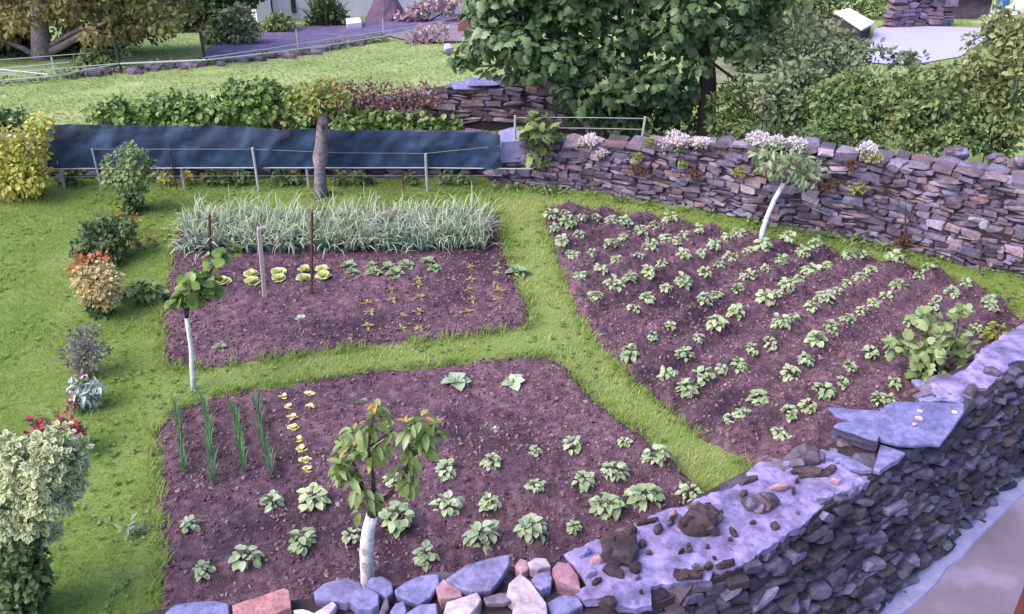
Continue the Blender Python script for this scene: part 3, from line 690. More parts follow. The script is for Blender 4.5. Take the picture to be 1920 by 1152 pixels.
# ---- slabs given by outline at a height
def slab(name, pts_px, z, thick, m, parent=None, label=None, cat='stone', tilt=(0, 0), bev=.012, dome=0.0, group=None):
    P = np.array([G(a, b, z)[:2] for a, b in pts_px]); c = P.mean(0)
    ar = sum(P[i-1][0]*P[i][1]-P[i][0]*P[i-1][1] for i in range(len(P)))
    if ar < 0: P = P[::-1]
    n = len(P); zt = z + (P-c)@np.array(tilt); g = Geo(); jt = R_.normal(0, bev*.5, P.shape)
    sh = lambda k: c+(P-c)*(1-k)
    sz = np.abs(P-c).max()
    rings = [np.column_stack([sh(.05)+jt, zt-thick]), np.column_stack([P, zt-bev-thick*.35]), np.column_stack([P, zt-bev]), np.column_stack([sh(bev/sz*1.1), zt+dome*.5])]
    if dome: rings.append(np.column_stack([sh(.45), zt*0+z+dome+(sh(.45)-c)@np.array(tilt)]))
    V = np.concatenate(rings); Fc = []
    for k in range(len(rings)-1):
        for i in range(n):
            j = (i+1) % n; Fc.append((k*n+i, k*n+j, (k+1)*n+j, (k+1)*n+i))
    Fc += [tuple(range(n))[::-1], tuple(range((len(rings)-1)*n, len(rings)*n))]
    g.add(V, Fc, rnd=R_.random(), t=0)
    o = g.build(name, m, parent); bv = o.modifiers.new('bevel', 'BEVEL'); bv.width = .006; bv.segments = 2; bv.limit_method = 'ANGLE'
    if label: tag(o, label, cat, group)
    return o
slab('slate_slab', Z5([(45, 630), (180, 640), (420, 655), (455, 620), (510, 590), (790, 595), (1030, 605), (1030, 660), (990, 720), (940, 790), (860, 890), (800, 880), (700, 890), (560, 885), (430, 855), (415, 820), (310, 770), (200, 720), (110, 690)]), .84, .06, M['slate'], None, 'largest flat blue slate slab lying on the garden wall with pale lichen spots', 'slab', (.0, .03))
lb = [(85, 765), (110, 742), (180, 730), (290, 752), (420, 830), (405, 868), (330, 848), (240, 815), (150, 785)]; q_ = G(*Z5([(260, 800)])[0], .86)
rt = thing('layered_block', 'thick dark-sided layered slate block beside the big blue slab', 'stone', (q_[0], q_[1], .66))
slab('top_layer', Z5(lb), .88, .03, M['slate'], rt, bev=.006)
slab('middle_layer', Z5([(x+(x-260)*.02+2, y+9) for x, y in lb]), .848, .08, M['slate_face'], rt, bev=.008)  # lower layers use darker slate, putting the sides' shade into the colour
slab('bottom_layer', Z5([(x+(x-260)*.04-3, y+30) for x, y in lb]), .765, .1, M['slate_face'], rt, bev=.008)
slab('slate_slab', Z5([(425, 890), (520, 920), (610, 952), (560, 1000), (500, 1030), (420, 1085), (375, 1072), (400, 1000)]), .755, .06, M['slate'], None, 'small triangular blue slate below the big slab on the wall', 'slab')
slab('slate_slab', Z5([(0, 935), (90, 940), (200, 985), (290, 1030), (370, 1072), (300, 1082), (210, 1062), (110, 1000), (20, 990)]), .745, .05, M['slate'], None, 'narrow blue slate flake running out from under the layered block', 'slab')
slab('slate_slab', Z5([(700, 560), (800, 545), (860, 575), (795, 585), (720, 580)]), .74, .04, M['slate'], None, 'small grey slate chip behind the big slab, nearest the leafy bush', 'slab')
slab('slate_slab', Z5([(650, 425), (700, 420), (760, 450), (740, 475), (690, 470)]), .55, .05, M['slate'], None, 'thin slate leaning at the foot of the leafy bush by the wall', 'slab')
for q_ in [(710, 655, 16), (700, 710, 20), (670, 750, 14), (960, 665, 16)]:
    (a, b), = Z5([q_[:2]]); c = G(a, b, .856); mt = Matrix(eul(0, 0, R_.uniform(0, 3))*np.array([q_[2]*.0038, q_[2]*.003, .02])[None]).to_4x4(); mt.translation = Vector(c)
    tag(link('white_pebble', STONES['pale'][R_.integers(0, 12)], None, None, mt), {16: 'small white pebble on the big blue slab', 20: 'largest white pebble in the middle of the big blue slab', 14: 'nearest white pebble on the big blue slab'}[q_[2]] if q_[1] != 665 else 'white pebble by the right edge of the big blue slab', 'pebble')
# ---- loose stones along the bottom of the picture
ZB = lambda pts: Zm((300, 900), 2.4, pts)
rub = [
 ('slate_slab', [(20, 590), (60, 555), (150, 545), (250, 545), (310, 565), (315, 605), (300, 660), (30, 660)], .46, .12, 'slate', 'rounded blue slate at the left end of the rubble wall', 'slab', .03),
 ('slate_slab', [(690, 505), (740, 465), (840, 438), (905, 460), (915, 500), (880, 540), (840, 555), (790, 545), (700, 540)], .5, .1, 'slate', 'flat blue slate left of the foreground tree trunk', 'slab', .01),
 ('slate_stone', [(850, 545), (880, 500), (935, 490), (985, 515), (985, 555), (950, 575), (890, 578)], .54, .1, 'slate', 'small round blue slate in front of the foreground tree trunk', 'stone', .03),
 ('slate_stone', [(920, 470), (950, 440), (1000, 432), (1045, 460), (1050, 500), (1020, 530), (985, 510), (940, 488)], .51, .12, 'slate', 'lavender slate leaning right against the foreground tree trunk', 'stone', .02),
 ('slate_slab', [(1055, 495), (1100, 465), (1180, 435), (1255, 430), (1258, 465), (1220, 520), (1165, 552), (1110, 535), (1060, 515)], .54, .07, 'slate', 'veined blue slate between the tree trunk and the magenta stone', 'slab', .01),
 ('magenta_stone', [(1240, 485), (1275, 448), (1350, 480), (1362, 520), (1310, 530), (1260, 535)], .56, .13, 'pink', 'angular magenta stone left of the large blue slab', 'stone', .02),
 ('slate_slab', [(1285, 440), (1375, 385), (1480, 360), (1575, 345), (1572, 385), (1535, 440), (1490, 490), (1400, 495), (1340, 475)], .62, .09, 'slate', 'large blue slab with a sharp right corner in the rubble row', 'slab', .01),
 ('pale_stone', [(1275, 600), (1290, 555), (1360, 535), (1430, 512), (1448, 540), (1430, 570), (1390, 610), (1330, 650), (1275, 660)], .58, .16, 'pale', 'long pale pink stone at the bottom edge below the large blue slab', 'stone', .04),
 ('pale_stone', [(1585, 590), (1610, 540), (1560, 510), (1570, 470), (1620, 428), (1665, 460), (1700, 505), (1740, 555), (1745, 600), (1700, 650), (1600, 650)], .64, .16, 'pale', 'pointed white stone, tallest of the pale stones in the rubble', 'stone', .04),
 ('flat_stone', [(1455, 530), (1530, 510), (1600, 512), (1605, 530), (1550, 550), (1470, 555)], .6, .05, 'stone', 'thin grey flagstone between the two pale pointed stones', 'stone', 0),
 ('slate_slab', [(1740, 545), (1810, 518), (1880, 530), (1905, 570), (1840, 600), (1760, 600)], .6, .1, 'slate', 'lavender slate right of the pointed white stone', 'slab', .02),
 ('slate_stone', [(1670, 445), (1700, 415), (1750, 408), (1768, 440), (1760, 480), (1715, 498), (1680, 480)], .62, .14, 'slate', 'rounded lavender stone beside the salmon stone', 'stone', .03),
 ('salmon_stone', [(1765, 405), (1790, 375), (1840, 375), (1885, 430), (1895, 485), (1850, 475), (1790, 455)], .67, .16, 'pink', 'cracked salmon red stone where the rubble meets the mortar wall', 'stone', .04),
 ('mauve_stone', [(1650, 375), (1690, 350), (1740, 352), (1760, 385), (1700, 405), (1665, 400)], .6, .1, 'pale', 'pale mauve stone behind the rounded lavender one', 'stone', .03),
 ('red_stone', [(1595, 390), (1620, 355), (1655, 365), (1660, 400), (1625, 420)], .6, .1, 'pink', 'small red stone right of the large blue slab corner', 'stone', .03),
 ('white_stone', [(600, 590), (640, 585), (690, 605), (780, 545), (795, 560), (760, 610), (700, 650), (620, 640)], .5, .08, 'pale', 'sharp white stone pointing up at the bottom edge beside the bricks', 'stone', .01),
 ('slate_stone', [(1035, 590), (1060, 560), (1100, 550), (1110, 590), (1090, 640), (1040, 640)], .52, .1, 'slate', 'blue slate lump at the bottom edge, left of the white vein', 'stone', .02),
 ('slate_slab', [(1105, 590), (1170, 560), (1245, 565), (1250, 605), (1200, 640), (1120, 640)], .55, .09, 'slate', 'blue slate at the bottom edge directly below the veined slate', 'slab', .02),
 ('slate_slab', [(1000, 560), (1025, 520), (1032, 575), (1010, 600), (985, 600)], .5, .1, 'stone', 'narrow upright grey chip between the round slate and the veined one', 'stone', .01)]
for nm, pts, z_, th, mk, lab, ct, dm in rub:
    slab(nm, ZB(pts), z_, th, M[mk], None, lab, ct, (R_.normal(0, .08), R_.normal(.06, .08)), .008, dm*.4)
# bricks
def brick(pts, z_, th, lab):
    o = slab('brick', ZB(pts), z_, th, M['brick'], None, lab, 'brick', (0, .1), .006); return o
brick([(325, 565), (405, 540), (450, 580), (455, 625), (330, 650)], .5, .12, 'left red brick, shorter one showing its end, on the rubble wall')
brick([(405, 538), (560, 490), (582, 500), (590, 570), (455, 620), (440, 570)], .52, .13, 'right red brick, longer one, on the rubble wall')
# dark earth and small stones filling the rubble row
L = []
for k in range(160):
    u = R_.uniform(wu(1), wu(6)); a = polyat(WIN, u); b = polyat(WOUT, min(1, u+.01)); f = R_.random()**1.3*.9; c = a*(1-f)+b*f; s_ = R_.uniform(.05, .11)
    c = np.array([c[0], c[1], a[2]-.12+R_.uniform(-.06, .0)]); L.append((c, eul(*R_.uniform(-.5, .5, 3)), (s_*R_.uniform(.9, 1.6), s_, s_*.6)))
for k in range(40):
    u = R_.uniform(wu(8), wu(12)); a = polyat(WIN, u); c = a + np.array([R_.uniform(0, .3), R_.uniform(-.25, 0), -.03]); s_ = R_.uniform(.06, .14); L.append((c, eul(*R_.uniform(-.4, .4, 3)), (s_*1.4, s_, s_*.6)))
place_stones(L, NW, 'stone_dark', 'packing_stone')

# ------------------------------------------------------------------ yard
n_ = np.array([base_dir[1], -base_dir[0]]); a = kb0[:2]-base_dir[:2]*6; b = kb1[:2]+base_dir[:2]*8
g = Geo(); q_ = [a-n_*1.2, b-n_*1.2, b+n_*9, a+n_*9]; g.add([(p[0], p[1], YARD-.012) for p in q_], [(0, 3, 2, 1)] if False else [(0, 1, 2, 3)]); yd = g.build('yard', M['yard']); tag(yd, kind='structure')
w_ = .13; st = 60; V = []; 
for i in range(st+1):
    p = a+(b-a)*i/st; e = R_.normal(0, .012, 2); V += [(*(p-n_*.15), YARD+.02), (*(p+n_*(w_+e[0])), YARD+.012), (*(p+n_*(w_+.02+e[0])), YARD-.03)]
g = Geo(); g.add(V, [(3*i+k, 3*i+k+1, 3*i+k+4, 3*i+k+3) for i in range(st) for k in range(2)]); tag(g.build('kerb_strip', M['kerb']), kind='structure')
M['redpaint'] = surf('red_brown_paint', [(.12, .035, .035), (.16, .05, .045)], 8, 3, .6, 30, .2)
p = G(1930, 1075, .9); t_ = thing('red_post', 'red-brown painted post at the very right edge above the yard', 'post', (p[0], p[1]-.05, YARD))
g = Geo(); g.add(*box((p[0]+.04, p[1]-.05, (YARD+.9)/2), (.09, .09, .9-YARD))); g.build('shaft', M['redpaint'], t_)
g = Geo(); g.add(*box((p[0]+.04, p[1]-.05, .915), (.12, .12, .03))); g.build('cap', M['redpaint'], t_)
# ------------------------------------------------------------------ plant helpers
def clumps(c, R, k, frac=.34, zmin=-.5, shell=.72):
    c = np.asarray(c, float); R = np.asarray(R, float) if not np.isscalar(R) else np.array([R]*3, float)
    d = sphere_dirs(k, zmin); out = []
    for v in d:
        f = frac*R_.uniform(.75, 1.3); out.append(np.concatenate([c + v*R*shell*R_.uniform(.75, 1.12), R*f]))
    return np.array(out)
def leaves(g, blobs, n, size, tmpl, outward=.6, droop=.25, up=.6, rmin=.35, zmin=-1, sub=.5):
    w_ = (blobs[:, 3]*blobs[:, 4]); idx = R_.choice(len(blobs), n, p=w_/w_.sum()); B = blobs[idx]
    u = sphere_dirs(n, zmin); r = (rmin**2+(1-rmin**2)*R_.random(n))**.5
    pos = B[:, :3] + u*B[:, 3:6]*r[:, None]
    d = u*outward + R_.normal(0, .45, (n, 3)); d[:, 2] -= droop
    nrm = u*.5 + R_.normal(0, .35, (n, 3)); nrm[:, 2] += up
    rb = R_.random(len(blobs)); rnd = np.mod(rb[idx]*sub + R_.random(n)*(1-sub), 1)
    sz = R_.uniform(size[0], size[1], n)
    Rm = frames(d, nrm); tl = tmpl if isinstance(tmpl, list) else [tmpl]; kk = R_.integers(0, len(tl), n)
    for i, t_ in enumerate(tl):
        S = kk == i; g.many(t_, Rm[S], pos[S], sz[S], rnd[S])
    return pos, Rm, sz, rnd
def branchy(base, tips, r0, m, parent, name='stem', wob=.02, seg=4, r1=.3):
    g = Geo()
    for t_ in tips: g.add(*tube(bent(base, t_, seg, (0, 0, 0), wob), np.linspace(r0, r0*r1, seg+1), 5))
    return g.build(name, m, parent, smooth=True)
def bush(name, label, cat, base, blobs, n, size, tmpl, m, group=None, stems=7, stem_r=.012, bark='dbark', core=None, kw={}):
    root = thing(name, label, cat, base, group)
    tips = blobs[R_.choice(len(blobs), min(stems, len(blobs)), replace=False), :3]
    branchy(base, tips, stem_r, M[bark], root)
    g = Geo(); leaves(g, blobs, n, size, tmpl, **kw); g.build('foliage', m, root, kind='stuff')
    return root
def disp(k): return ['first', 'second', 'third', 'fourth', 'fifth', 'sixth', 'seventh', 'eighth', 'ninth', 'tenth', 'eleventh', 'twelfth', 'thirteenth', 'fourteenth', 'fifteenth', 'sixteenth', 'seventeenth', 'eighteenth', 'nineteenth', 'twentieth', 'twenty-first', 'twenty-second', 'twenty-third', 'twenty-fourth'][k]

# ------------------------------------------------------------------ potatoes
for k_, m_ in (('pot', (1, 1, 1)), ('pot_b', (.85, .9, .8)), ('pot_c', (1.08, 1.04, .95))):
    M[k_] = leafm('potato_leaf', [tuple(a*b for a, b in zip(c, m_)) for c in [(.3, .37, .2), (.4, .47, .29), (.33, .4, .23), (.5, .55, .38)]], rim=tuple(a*b for a, b in zip((.47, .52, .32), m_)), rimpos=(.5, 1.4), rough=.45, spec=.4, trans=.2)  # paler leaf margin is a highlight put into the colour
M['pstem'] = surf('potato_stem', [(.1, .16, .05), (.16, .22, .08)], 20, 3, .7, 40, .1)
POTM = []
for i, t_ in [(j, q_) for j in range(3) for q_ in T_POT]:
    g = Geo(); g.many(t_, np.eye(3)[None], np.zeros((1, 3)), np.ones(1), np.zeros(1)); me = g.mesh('potato_leaf', smooth=True); me.materials.append(M[('pot', 'pot_b', 'pot_c')[i]]); POTM.append(me)
def potato(root, S, separate, seed):
    """a hummock of overlapping leaves about S wide"""
    r = np.random.default_rng(seed); n = int(np.clip(20+52*S, 26, 42)); hs = S*.46
    g = Geo(); st = Geo()
    for j in range(4):
        a = r.uniform(0, 6.28); st.add(*tube(bent((0, 0, -.03), (S*.18*math.cos(a), S*.18*math.sin(a), hs*.8), 2, (0, 0, 0), .004), [.009, .007, .004], 5))
    o = link('stem', st.mesh('stem', smooth=True), M['pstem'], root)
    ex = r.uniform(.75, 1.3); mk_ = int(r.choice([0, 0, 1, 2])); ds = r.uniform(.9, 1.2)
    for j in range(n):
        f = (j+.5)/n; th = math.acos(1-f*.95)*1.0 + r.normal(0, .08); ph = j*2.4 + r.normal(0, .3)
        u = np.array([math.sin(th)*math.cos(ph)*ex, math.sin(th)*math.sin(ph)/ex, math.cos(th)])
        p = np.array([u[0]*S*.26, u[1]*S*.26, .02+hs*(.15+.72*u[2])]) + r.normal(0, S*.03, 3)
        el = .35 - .75*f + r.normal(0, .2); d = np.array([math.cos(ph)*math.cos(el), math.sin(ph)*math.cos(el), math.sin(el)]) + r.normal(0, .25, 3)
        ln = np.clip(S*.25, .045, .1)*r.uniform(.7, 1.3)*ds; v = int(r.integers(0, 4)); rn = r.random()
        Rm = frames(d[None], (np.array([u[0]*.5, u[1]*.5, .9])+r.normal(0, .2, 3))[None])[0]
        if separate:
            mt = Matrix(Rm*ln).to_4x4(); mt.translation = Vector(p); link('leaf', POTM[v+4*mk_], None, root, mt)
        else: g.many(T_POT[v], Rm[None], p[None], np.array([ln]), np.array([rn]))
    if not separate: link('foliage', g.mesh('foliage', smooth=True), M[('pot', 'pot_b', 'pot_c')[mk_]], root)
for bed, sel, row, bn in ((3, in3, ROW3, 'right bed'), (2, ~in3, ROW2, 'front bed')):
    ids = np.where(sel)[0]; u = potw[ids]@row[1]; v = potw[ids]@row[0]; ri = np.round((u-row[3])/row[2]).astype(int); rs = sorted(set(ri.tolist()))
    for i, a in enumerate(rs):
        m_ = ids[ri == a]; m_ = m_[np.argsort(potw[m_]@row[0])]
        for j, q_ in enumerate(m_):
            x, y = potw[q_]; S = pots[q_]/pxm((x, y, .1))*.94
            wd = 'small' if S < .27 else ('large' if S > .42 else 'bushy')
            lab = f'{wd} potato plant, {disp(j)} from left, {disp(i)} row from the camera, {bn}'
            z = float(soil_z(x, y, bed)[0]); rt = thing('potato_plant', lab, 'potato plant', (x, y, z-.01), f'potato plants in rows in the {bn}')
            potato(rt, float(np.clip(S, .16, .55)), pot[q_][1] > 690 or bed == 2, 100+int(q_))

# ------------------------------------------------------------------ small crops in the back bed
M['lett'] = leafm('pale_lettuce', [(.62, .66, .22), (.7, .72, .32), (.56, .62, .18)], rim=(.76, .78, .42), rough=.5, trans=.3)
M['dlett'] = leafm('dark_lettuce', [(.14, .2, .09), (.22, .3, .15), (.1, .12, .06)], rim=(.34, .4, .24), rough=.5, trans=.2)
M['seed'] = leafm('yellowing_seedling', [(.32, .27, .1), (.42, .34, .14), (.26, .25, .1)], rough=.6, trans=.25)
M['yel'] = leafm('yellow_seedling', [(.78, .68, .24), (.82, .74, .34)], rough=.6, trans=.25)
M['squash'] = leafm('squash_leaf', [(.4, .46, .32), (.5, .55, .42), (.33, .4, .24)], rough=.55, trans=.2)
def rosette(name, label, cat, px, py, S, m, bed, n=14, tm=None, el=(.2, 1.2), group=None, w_=1.0, part='leaf_head'):
    c = G(px, py, .07); z = float(soil_z(c[0], c[1], bed)[0]); rt = thing(name, label, cat, (c[0], c[1], z), group)
    g = Geo(); a = np.arange(n)*2.4 + R_.random(n)*.5; e = np.linspace(el[0], el[1], n)+R_.normal(0, .1, n)
    d = np.stack([np.cos(a)*np.cos(e), np.sin(a)*np.cos(e), np.sin(e)], 1); L_ = S*.5*R_.uniform(.85, 1.15, n)*np.linspace(1, .65, n)
    pos = np.tile([c[0], c[1], z+.01], (n, 1)) + d*.01
    sc = np.column_stack([L_, L_*w_, L_])
    up = np.tile([0, 0, 1.], (n, 1))+R_.normal(0, .15, (n, 3)); g.many(tm or T_POT[2], frames(d, up), pos, sc); g.build(part, m, rt, smooth=True)
    g = Geo(); g.add(*tube([(c[0], c[1], z-.04), (c[0], c[1], z+S*.2)], [.012, .008], 5)); g.build('stem', M['pstem'], rt)
    return rt
Z1 = lambda x, y: (300+x/2.743, 350+y/2.743)
lt = [(325, 485, 'half hidden behind the young tree'), (468, 450, 'rear one of the pair left of the pale stake'), (470, 490, 'front one of the pair left of the pale stake'), (605, 440, 'rear one of the pair right of the pale stake'), (610, 475, 'front one of the pair right of the pale stake'), (740, 432, 'rear one of the pair left of the rusty stake'), (740, 472, 'front one of the pair left of the rusty stake'), (838, 428, 'rear one of the pair right of the rusty stake'), (838, 460, 'front one of the pair right of the rusty stake')]
for x, y, wh in lt:
    rosette('lettuce', 'pale yellow-green lettuce, '+wh, 'lettuce', *Z1(x, y), .235, M['lett'], 1, 18, T_POT[2], (.35, 1.4), 'pale lettuces in a row', 1.5)
dl = [(965, 405), (985, 437), (1090, 405), (1100, 440), (1175, 405), (1210, 440), (1270, 400), (1375, 385), (1415, 415)]
for i, (x, y) in enumerate(dl):
    rosette('dark_lettuce', f'dark green lettuce plant right of the pale ones, {disp(i)} from the left', 'lettuce', *Z1(x, y), R_.uniform(.22, .3), M['dlett'], 1, 12, T_POT[1], (.2, 1.1), 'dark lettuces in the back bed', 1.1)
sd = [(1072, [590, 640, 710], 'first column'), (1195, [470, 525, 575], 'second column'), (1245, [655, 720], 'third column'), (1335, [470, 500, 560, 635, 725], 'fourth column'), (1595, [405, 470, 525, 575, 635], 'fifth column'), (1738, [400, 440, 495, 525, 575], 'last column')]
for x, ys_, nm in sd:
    for i, y in enumerate(ys_):
        rosette('seedling', f'small yellowing seedling, {disp(i)} from the back in the {nm} of the back bed', 'seedling', *Z1(x+R_.normal(0, 8), y), R_.uniform(.15, .22), M['seed'], 1, 8, T_CHERRY[1], (.1, 1.1), 'yellowing seedlings in the back bed', 1.0)
rosette('pale_weed', 'lone pale plantlet in the middle of the bare back bed', 'plant', *Z1(718, 672), .2, M['squash'], 1, 7, T_POT[2], (.1, .9))
rosette('dull_weed', 'dull green weed near the front left corner of the back bed', 'weed', *Z1(305, 820), .24, M['dlett'], 1, 9, T_POT[1], (.1, .9))
rosette('path_weed', 'leafy green weed where the back bed meets the grass path', 'weed', *Z1(1840, 430), .34, M['dlett'], 1, 16, T_POT[1], (.1, .9))
Z3 = lambda x, y: (600+x/2.2507, 640+y/2.2507)
rosette('squash_plant', 'young squash plant with large pale leaves, left of the two', 'squash plant', *Z3(570, 172), .42, M['squash'], 2, 7, T_POT[0], (.1, .7), 'squash plants', 1.1)
rosette('squash_plant', 'young squash plant with large pale leaves, right of the two', 'squash plant', *Z3(815, 165), .38, M['squash'], 2, 7, T_POT[1], (.1, .9), 'squash plants', 1.1)
rosette('tiny_sprout', 'tiny pale sprout alone above the middle of the front bed', 'sprout', *Z3(733, 367), .14, M['squash'], 2, 5, T_POT[1], (.1, .9))
yl = [(640, 105), (665, 150), (680, 207), (685, 258), (708, 310), (722, 357), (742, 410), (757, 457)]
for i, (x, y) in enumerate(yl): rosette('yellow_seedling', f'small yellow seedling, {disp(i)} from the back in the longer left line', 'seedling', 280+x/2.548, 700+y/2.548, .14, M['yel'], 2, 6, T_POT[2], (.1, .9), 'yellow seedlings', 1.2)
for i, (x, y) in enumerate([(762, 93), (767, 152)]): rosette('yellow_seedling', 'small yellow seedling, '+['rear', 'front'][i]+' one of the short right pair', 'seedling', 280+x/2.548, 700+y/2.548, .12, M['yel'], 2, 5, T_POT[2], (.1, .9), 'yellow seedlings', 1.2)
# onion rows
M['onion'] = leafm('onion_leaf', [(.12, .22, .1), (.18, .3, .15), (.14, .25, .13)], rough=.5, trans=.15)
T_ST = [strap_t(4, .3, .02, .15), strap_t(4, .8, .02, .3), strap_t(4, 1.4, .02, .4)]
for nm, pts in (('leftmost', [(333, 765), (340, 800), (343, 850), (350, 890)]), ('second from the left', [(385, 755), (393, 800), (400, 850), (402, 905)]), ('third from the left', [(437, 760), (447, 800), (455, 845), (460, 885)]), ('rightmost', [(483, 750), (492, 800), (500, 840), (510, 895)])):
    P = np.array([G(a, b+12) for a, b in pts]); rt = thing('onion_row', f'thin green row of young onions, {nm} of the four', 'onion row', tuple(P[0][:2])+(.03,), 'rows of young onions')
    dd = np.concatenate([[0], np.cumsum(np.linalg.norm(np.diff(P[:, :2], axis=0), axis=1))])
    nn = int(dd[-1]/.055)
    for k in range(nn):
        s_ = dd[-1]*(k+R_.random())/nn; x = np.interp(s_, dd, P[:, 0])+R_.normal(0, .012); y = np.interp(s_, dd, P[:, 1]); z = float(soil_z(x, y, 2)[0])
        g = Geo(); m_ = R_.integers(5, 9)
        for q_ in range(m_): g.many(T_ST[R_.integers(0, 2)], zrot(1), np.array([[x, y, z-.01]]), np.array([[.26, .4, .34]])*R_.uniform(.6, 1.0))
        g.build('onion', M['onion'], rt)
# garlic stand
M['garlic'] = leafm('garlic_leaf', [(.15, .25, .18), (.23, .33, .21), (.2, .29, .17), (.33, .4, .24)], rim=(.62, .6, .42), rimpos=(.35, 1.0), rough=.55, trans=.25, patch=(.19, .29, .25), pscale=1.4)
GP = [G(*p)[:2] for p in [(345, 486), (915, 476), (920, 430), (365, 432)]]
rows = 9; g = Geo(); T_GA = [strap_t(5, .5, .02, .15), strap_t(5, 1.1, .02, .3), strap_t(5, 1.9, .022, .4), strap_t(5, 2.6, .02, .5)]
cnt = 0
for i in range(rows):
    f = (i+.5)/rows; a = GP[0]*(1-f)+GP[3]*f; b = GP[1]*(1-f)+GP[2]*f; nn = int(np.linalg.norm(b-a)/.12)
    for k in range(nn):
        p = a+(b-a)*(k+R_.random()*.7)/nn + R_.normal(0, .02, 2); m_ = R_.integers(5, 10); h_ = R_.uniform(.38, .58)+.1*f
        for q_ in range(4):
            c_ = R_.multinomial(m_, [.3, .35, .22, .13])[q_] if False else (m_+3)//4
            a_ = R_.uniform(0, 6.28, c_); g.many(T_GA[q_], frames(np.column_stack([np.cos(a_), np.sin(a_), R_.normal(-.1, .2, c_)]), np.column_stack([R_.normal(0, .18, (c_, 2)), np.ones(c_)])), np.tile([p[0], p[1], .02], (c_, 1)) + np.column_stack([np.zeros((c_, 2)), R_.uniform(0, .14, c_)]), np.column_stack([R_.uniform(.8, 1.1, c_)*h_, R_.uniform(.4, .95, c_), R_.uniform(.5, 1.15, c_)*h_]))
        cnt += 1
print('garlic', cnt)
tag(g.build('garlic_stand', M['garlic']), 'dense blue-green stand of garlic with pale bending tips in front of the netting', 'garlic', kind='stuff')

# ------------------------------------------------------------------ stakes
def stake(name, label, b_px, t_px, r, m, lean_y=0.0, sq=False):
    b = G(*b_px); t_ = PY(t_px[0], t_px[1], b[1]+lean_y); rt = thing(name, label, 'stake', tuple(b))
    g = Geo(); d = t_-b; g.add(*tube([b-d*.1, b+d*.5, b+d*.97], [r, r*.97, r*.95], 4 if sq else 6)); g.build('shaft', m, rt)
    g = Geo(); g.add(*tube([b+d*.97, t_], [r*1.0, r*.45], 4 if sq else 6)); g.build('tip', m, rt)
stake('wooden_stake', 'leaning pale wooden stake with a red-brown tip in the back bed', (497, 562), (485, 426), .036, M['wood'], 0, True)
stake('iron_stake', 'tall rusty iron stake right of the pale wooden one', (584, 556), (585, 396), .02, M['rust'])
stake('iron_stake', 'short rusty stake at the left edge of the garlic', (393, 485), (393, 402), .024, M['rust'])
stake('thin_stake', 'thin dark stake against the foot of the right stone wall', (1697, 472), (1698, 386), .012, M['rust'])
b = G(1838, 512); rt = thing('tagged_cane', 'thin cane with a white round disc before the right stone wall', 'cane', tuple(b)); t_ = PY(1842, 420, b[1]); g = Geo(); g.add(*tube([b-(0, 0, .05), (b+t_)/2, t_], .009, 5)); g.build('cane', M['rust'], rt)
g = Geo(); V, Fc = tube([t_+(0, -.035, -.01), t_+(0, -.015, -.01)], [.055, .055], 14); g.add(V*np.array([1, 1, 1])+0, Fc); g.build('disc', M['pipe'], rt)

# ------------------------------------------------------------------ netting fence
mt_, t, b_ = new_mat('blue_shade_net'); gm = N(t, 'ShaderNodeNewGeometry')
wv = N(t, 'ShaderNodeTexWave', wave_type='BANDS', bands_direction='X'); wv.inputs['Scale'].default_value = 90; wv.inputs['Distortion'].default_value = 2; t.links.new(gm.outputs['Position'], wv.inputs['Vector'])
c_ = mix(t, ramp(t, [(.32, (.009, .022, .06)), (.5, (.015, .038, .098)), (.68, (.038, .08, .16))], noise(t, 2.6, 7, .65)), ramp(t, [(.8, .8, .8), (1.15, 1.15, 1.15)], wv.outputs['Fac']), 1., 'MULTIPLY')
t.links.new(c_, b_.inputs['Base Color']); b_.inputs['Roughness'].default_value = .65
tr = N(t, 'ShaderNodeBsdfTransparent'); ms = N(t, 'ShaderNodeMixShader'); ms.inputs[0].default_value = .08; t.links.new(b_.outputs[0], ms.inputs[1]); t.links.new(tr.outputs[0], ms.inputs[2]); t.links.new(ms.outputs[0], t.nodes['Material Output'].inputs[0]); M['net'] = mt_
FY = 14.95; FN = thing('netting_fence', 'low fence of dark blue shade netting on thin posts along the back of the garden', 'fence', (-4, FY, 0))
topx = [90, 250, 400, 590, 760, 900, 938]; topy = [232, 235, 237, 243, 246, 247, 250]; botx = [90, 400, 700, 930, 935]; boty = [316, 316, 316, 316, 312]
nu, nv = 150, 14; V = []
for j in range(nv+1):
    for i in range(nu+1):
        px = 90+(848)*i/nu; yt = np.interp(px, topx, topy) + 1.5*(fbm(px*.012, 2.2, 6)-.5); yb = np.interp(px, botx, boty); py = yt+(yb-yt)*j/nv
        p = PY(px, py, FY - .03); f = j/nv
        fold = .05*(fbm(px*.02+f*1.5, f*1.2, 3)-.5) + .045*(fbm(px*.06+f*3, f*2.5, 13)-.5)
        hang = .035*math.sin(px*.045+1.5*f)*(fbm(px*.006, .3, 8)); V.append(p + np.array([0, fold*2+hang-.02*math.sin(f*3.14), .01*(fbm(px*.05, 1, 4)-.5)]))
g = Geo(); g.add(V, [(j*(nu+1)+i, (j+1)*(nu+1)+i, (j+1)*(nu+1)+i+1, j*(nu+1)+i+1) for j in range(nv) for i in range(nu)]); g.build('netting', M['net'], FN, smooth=True)
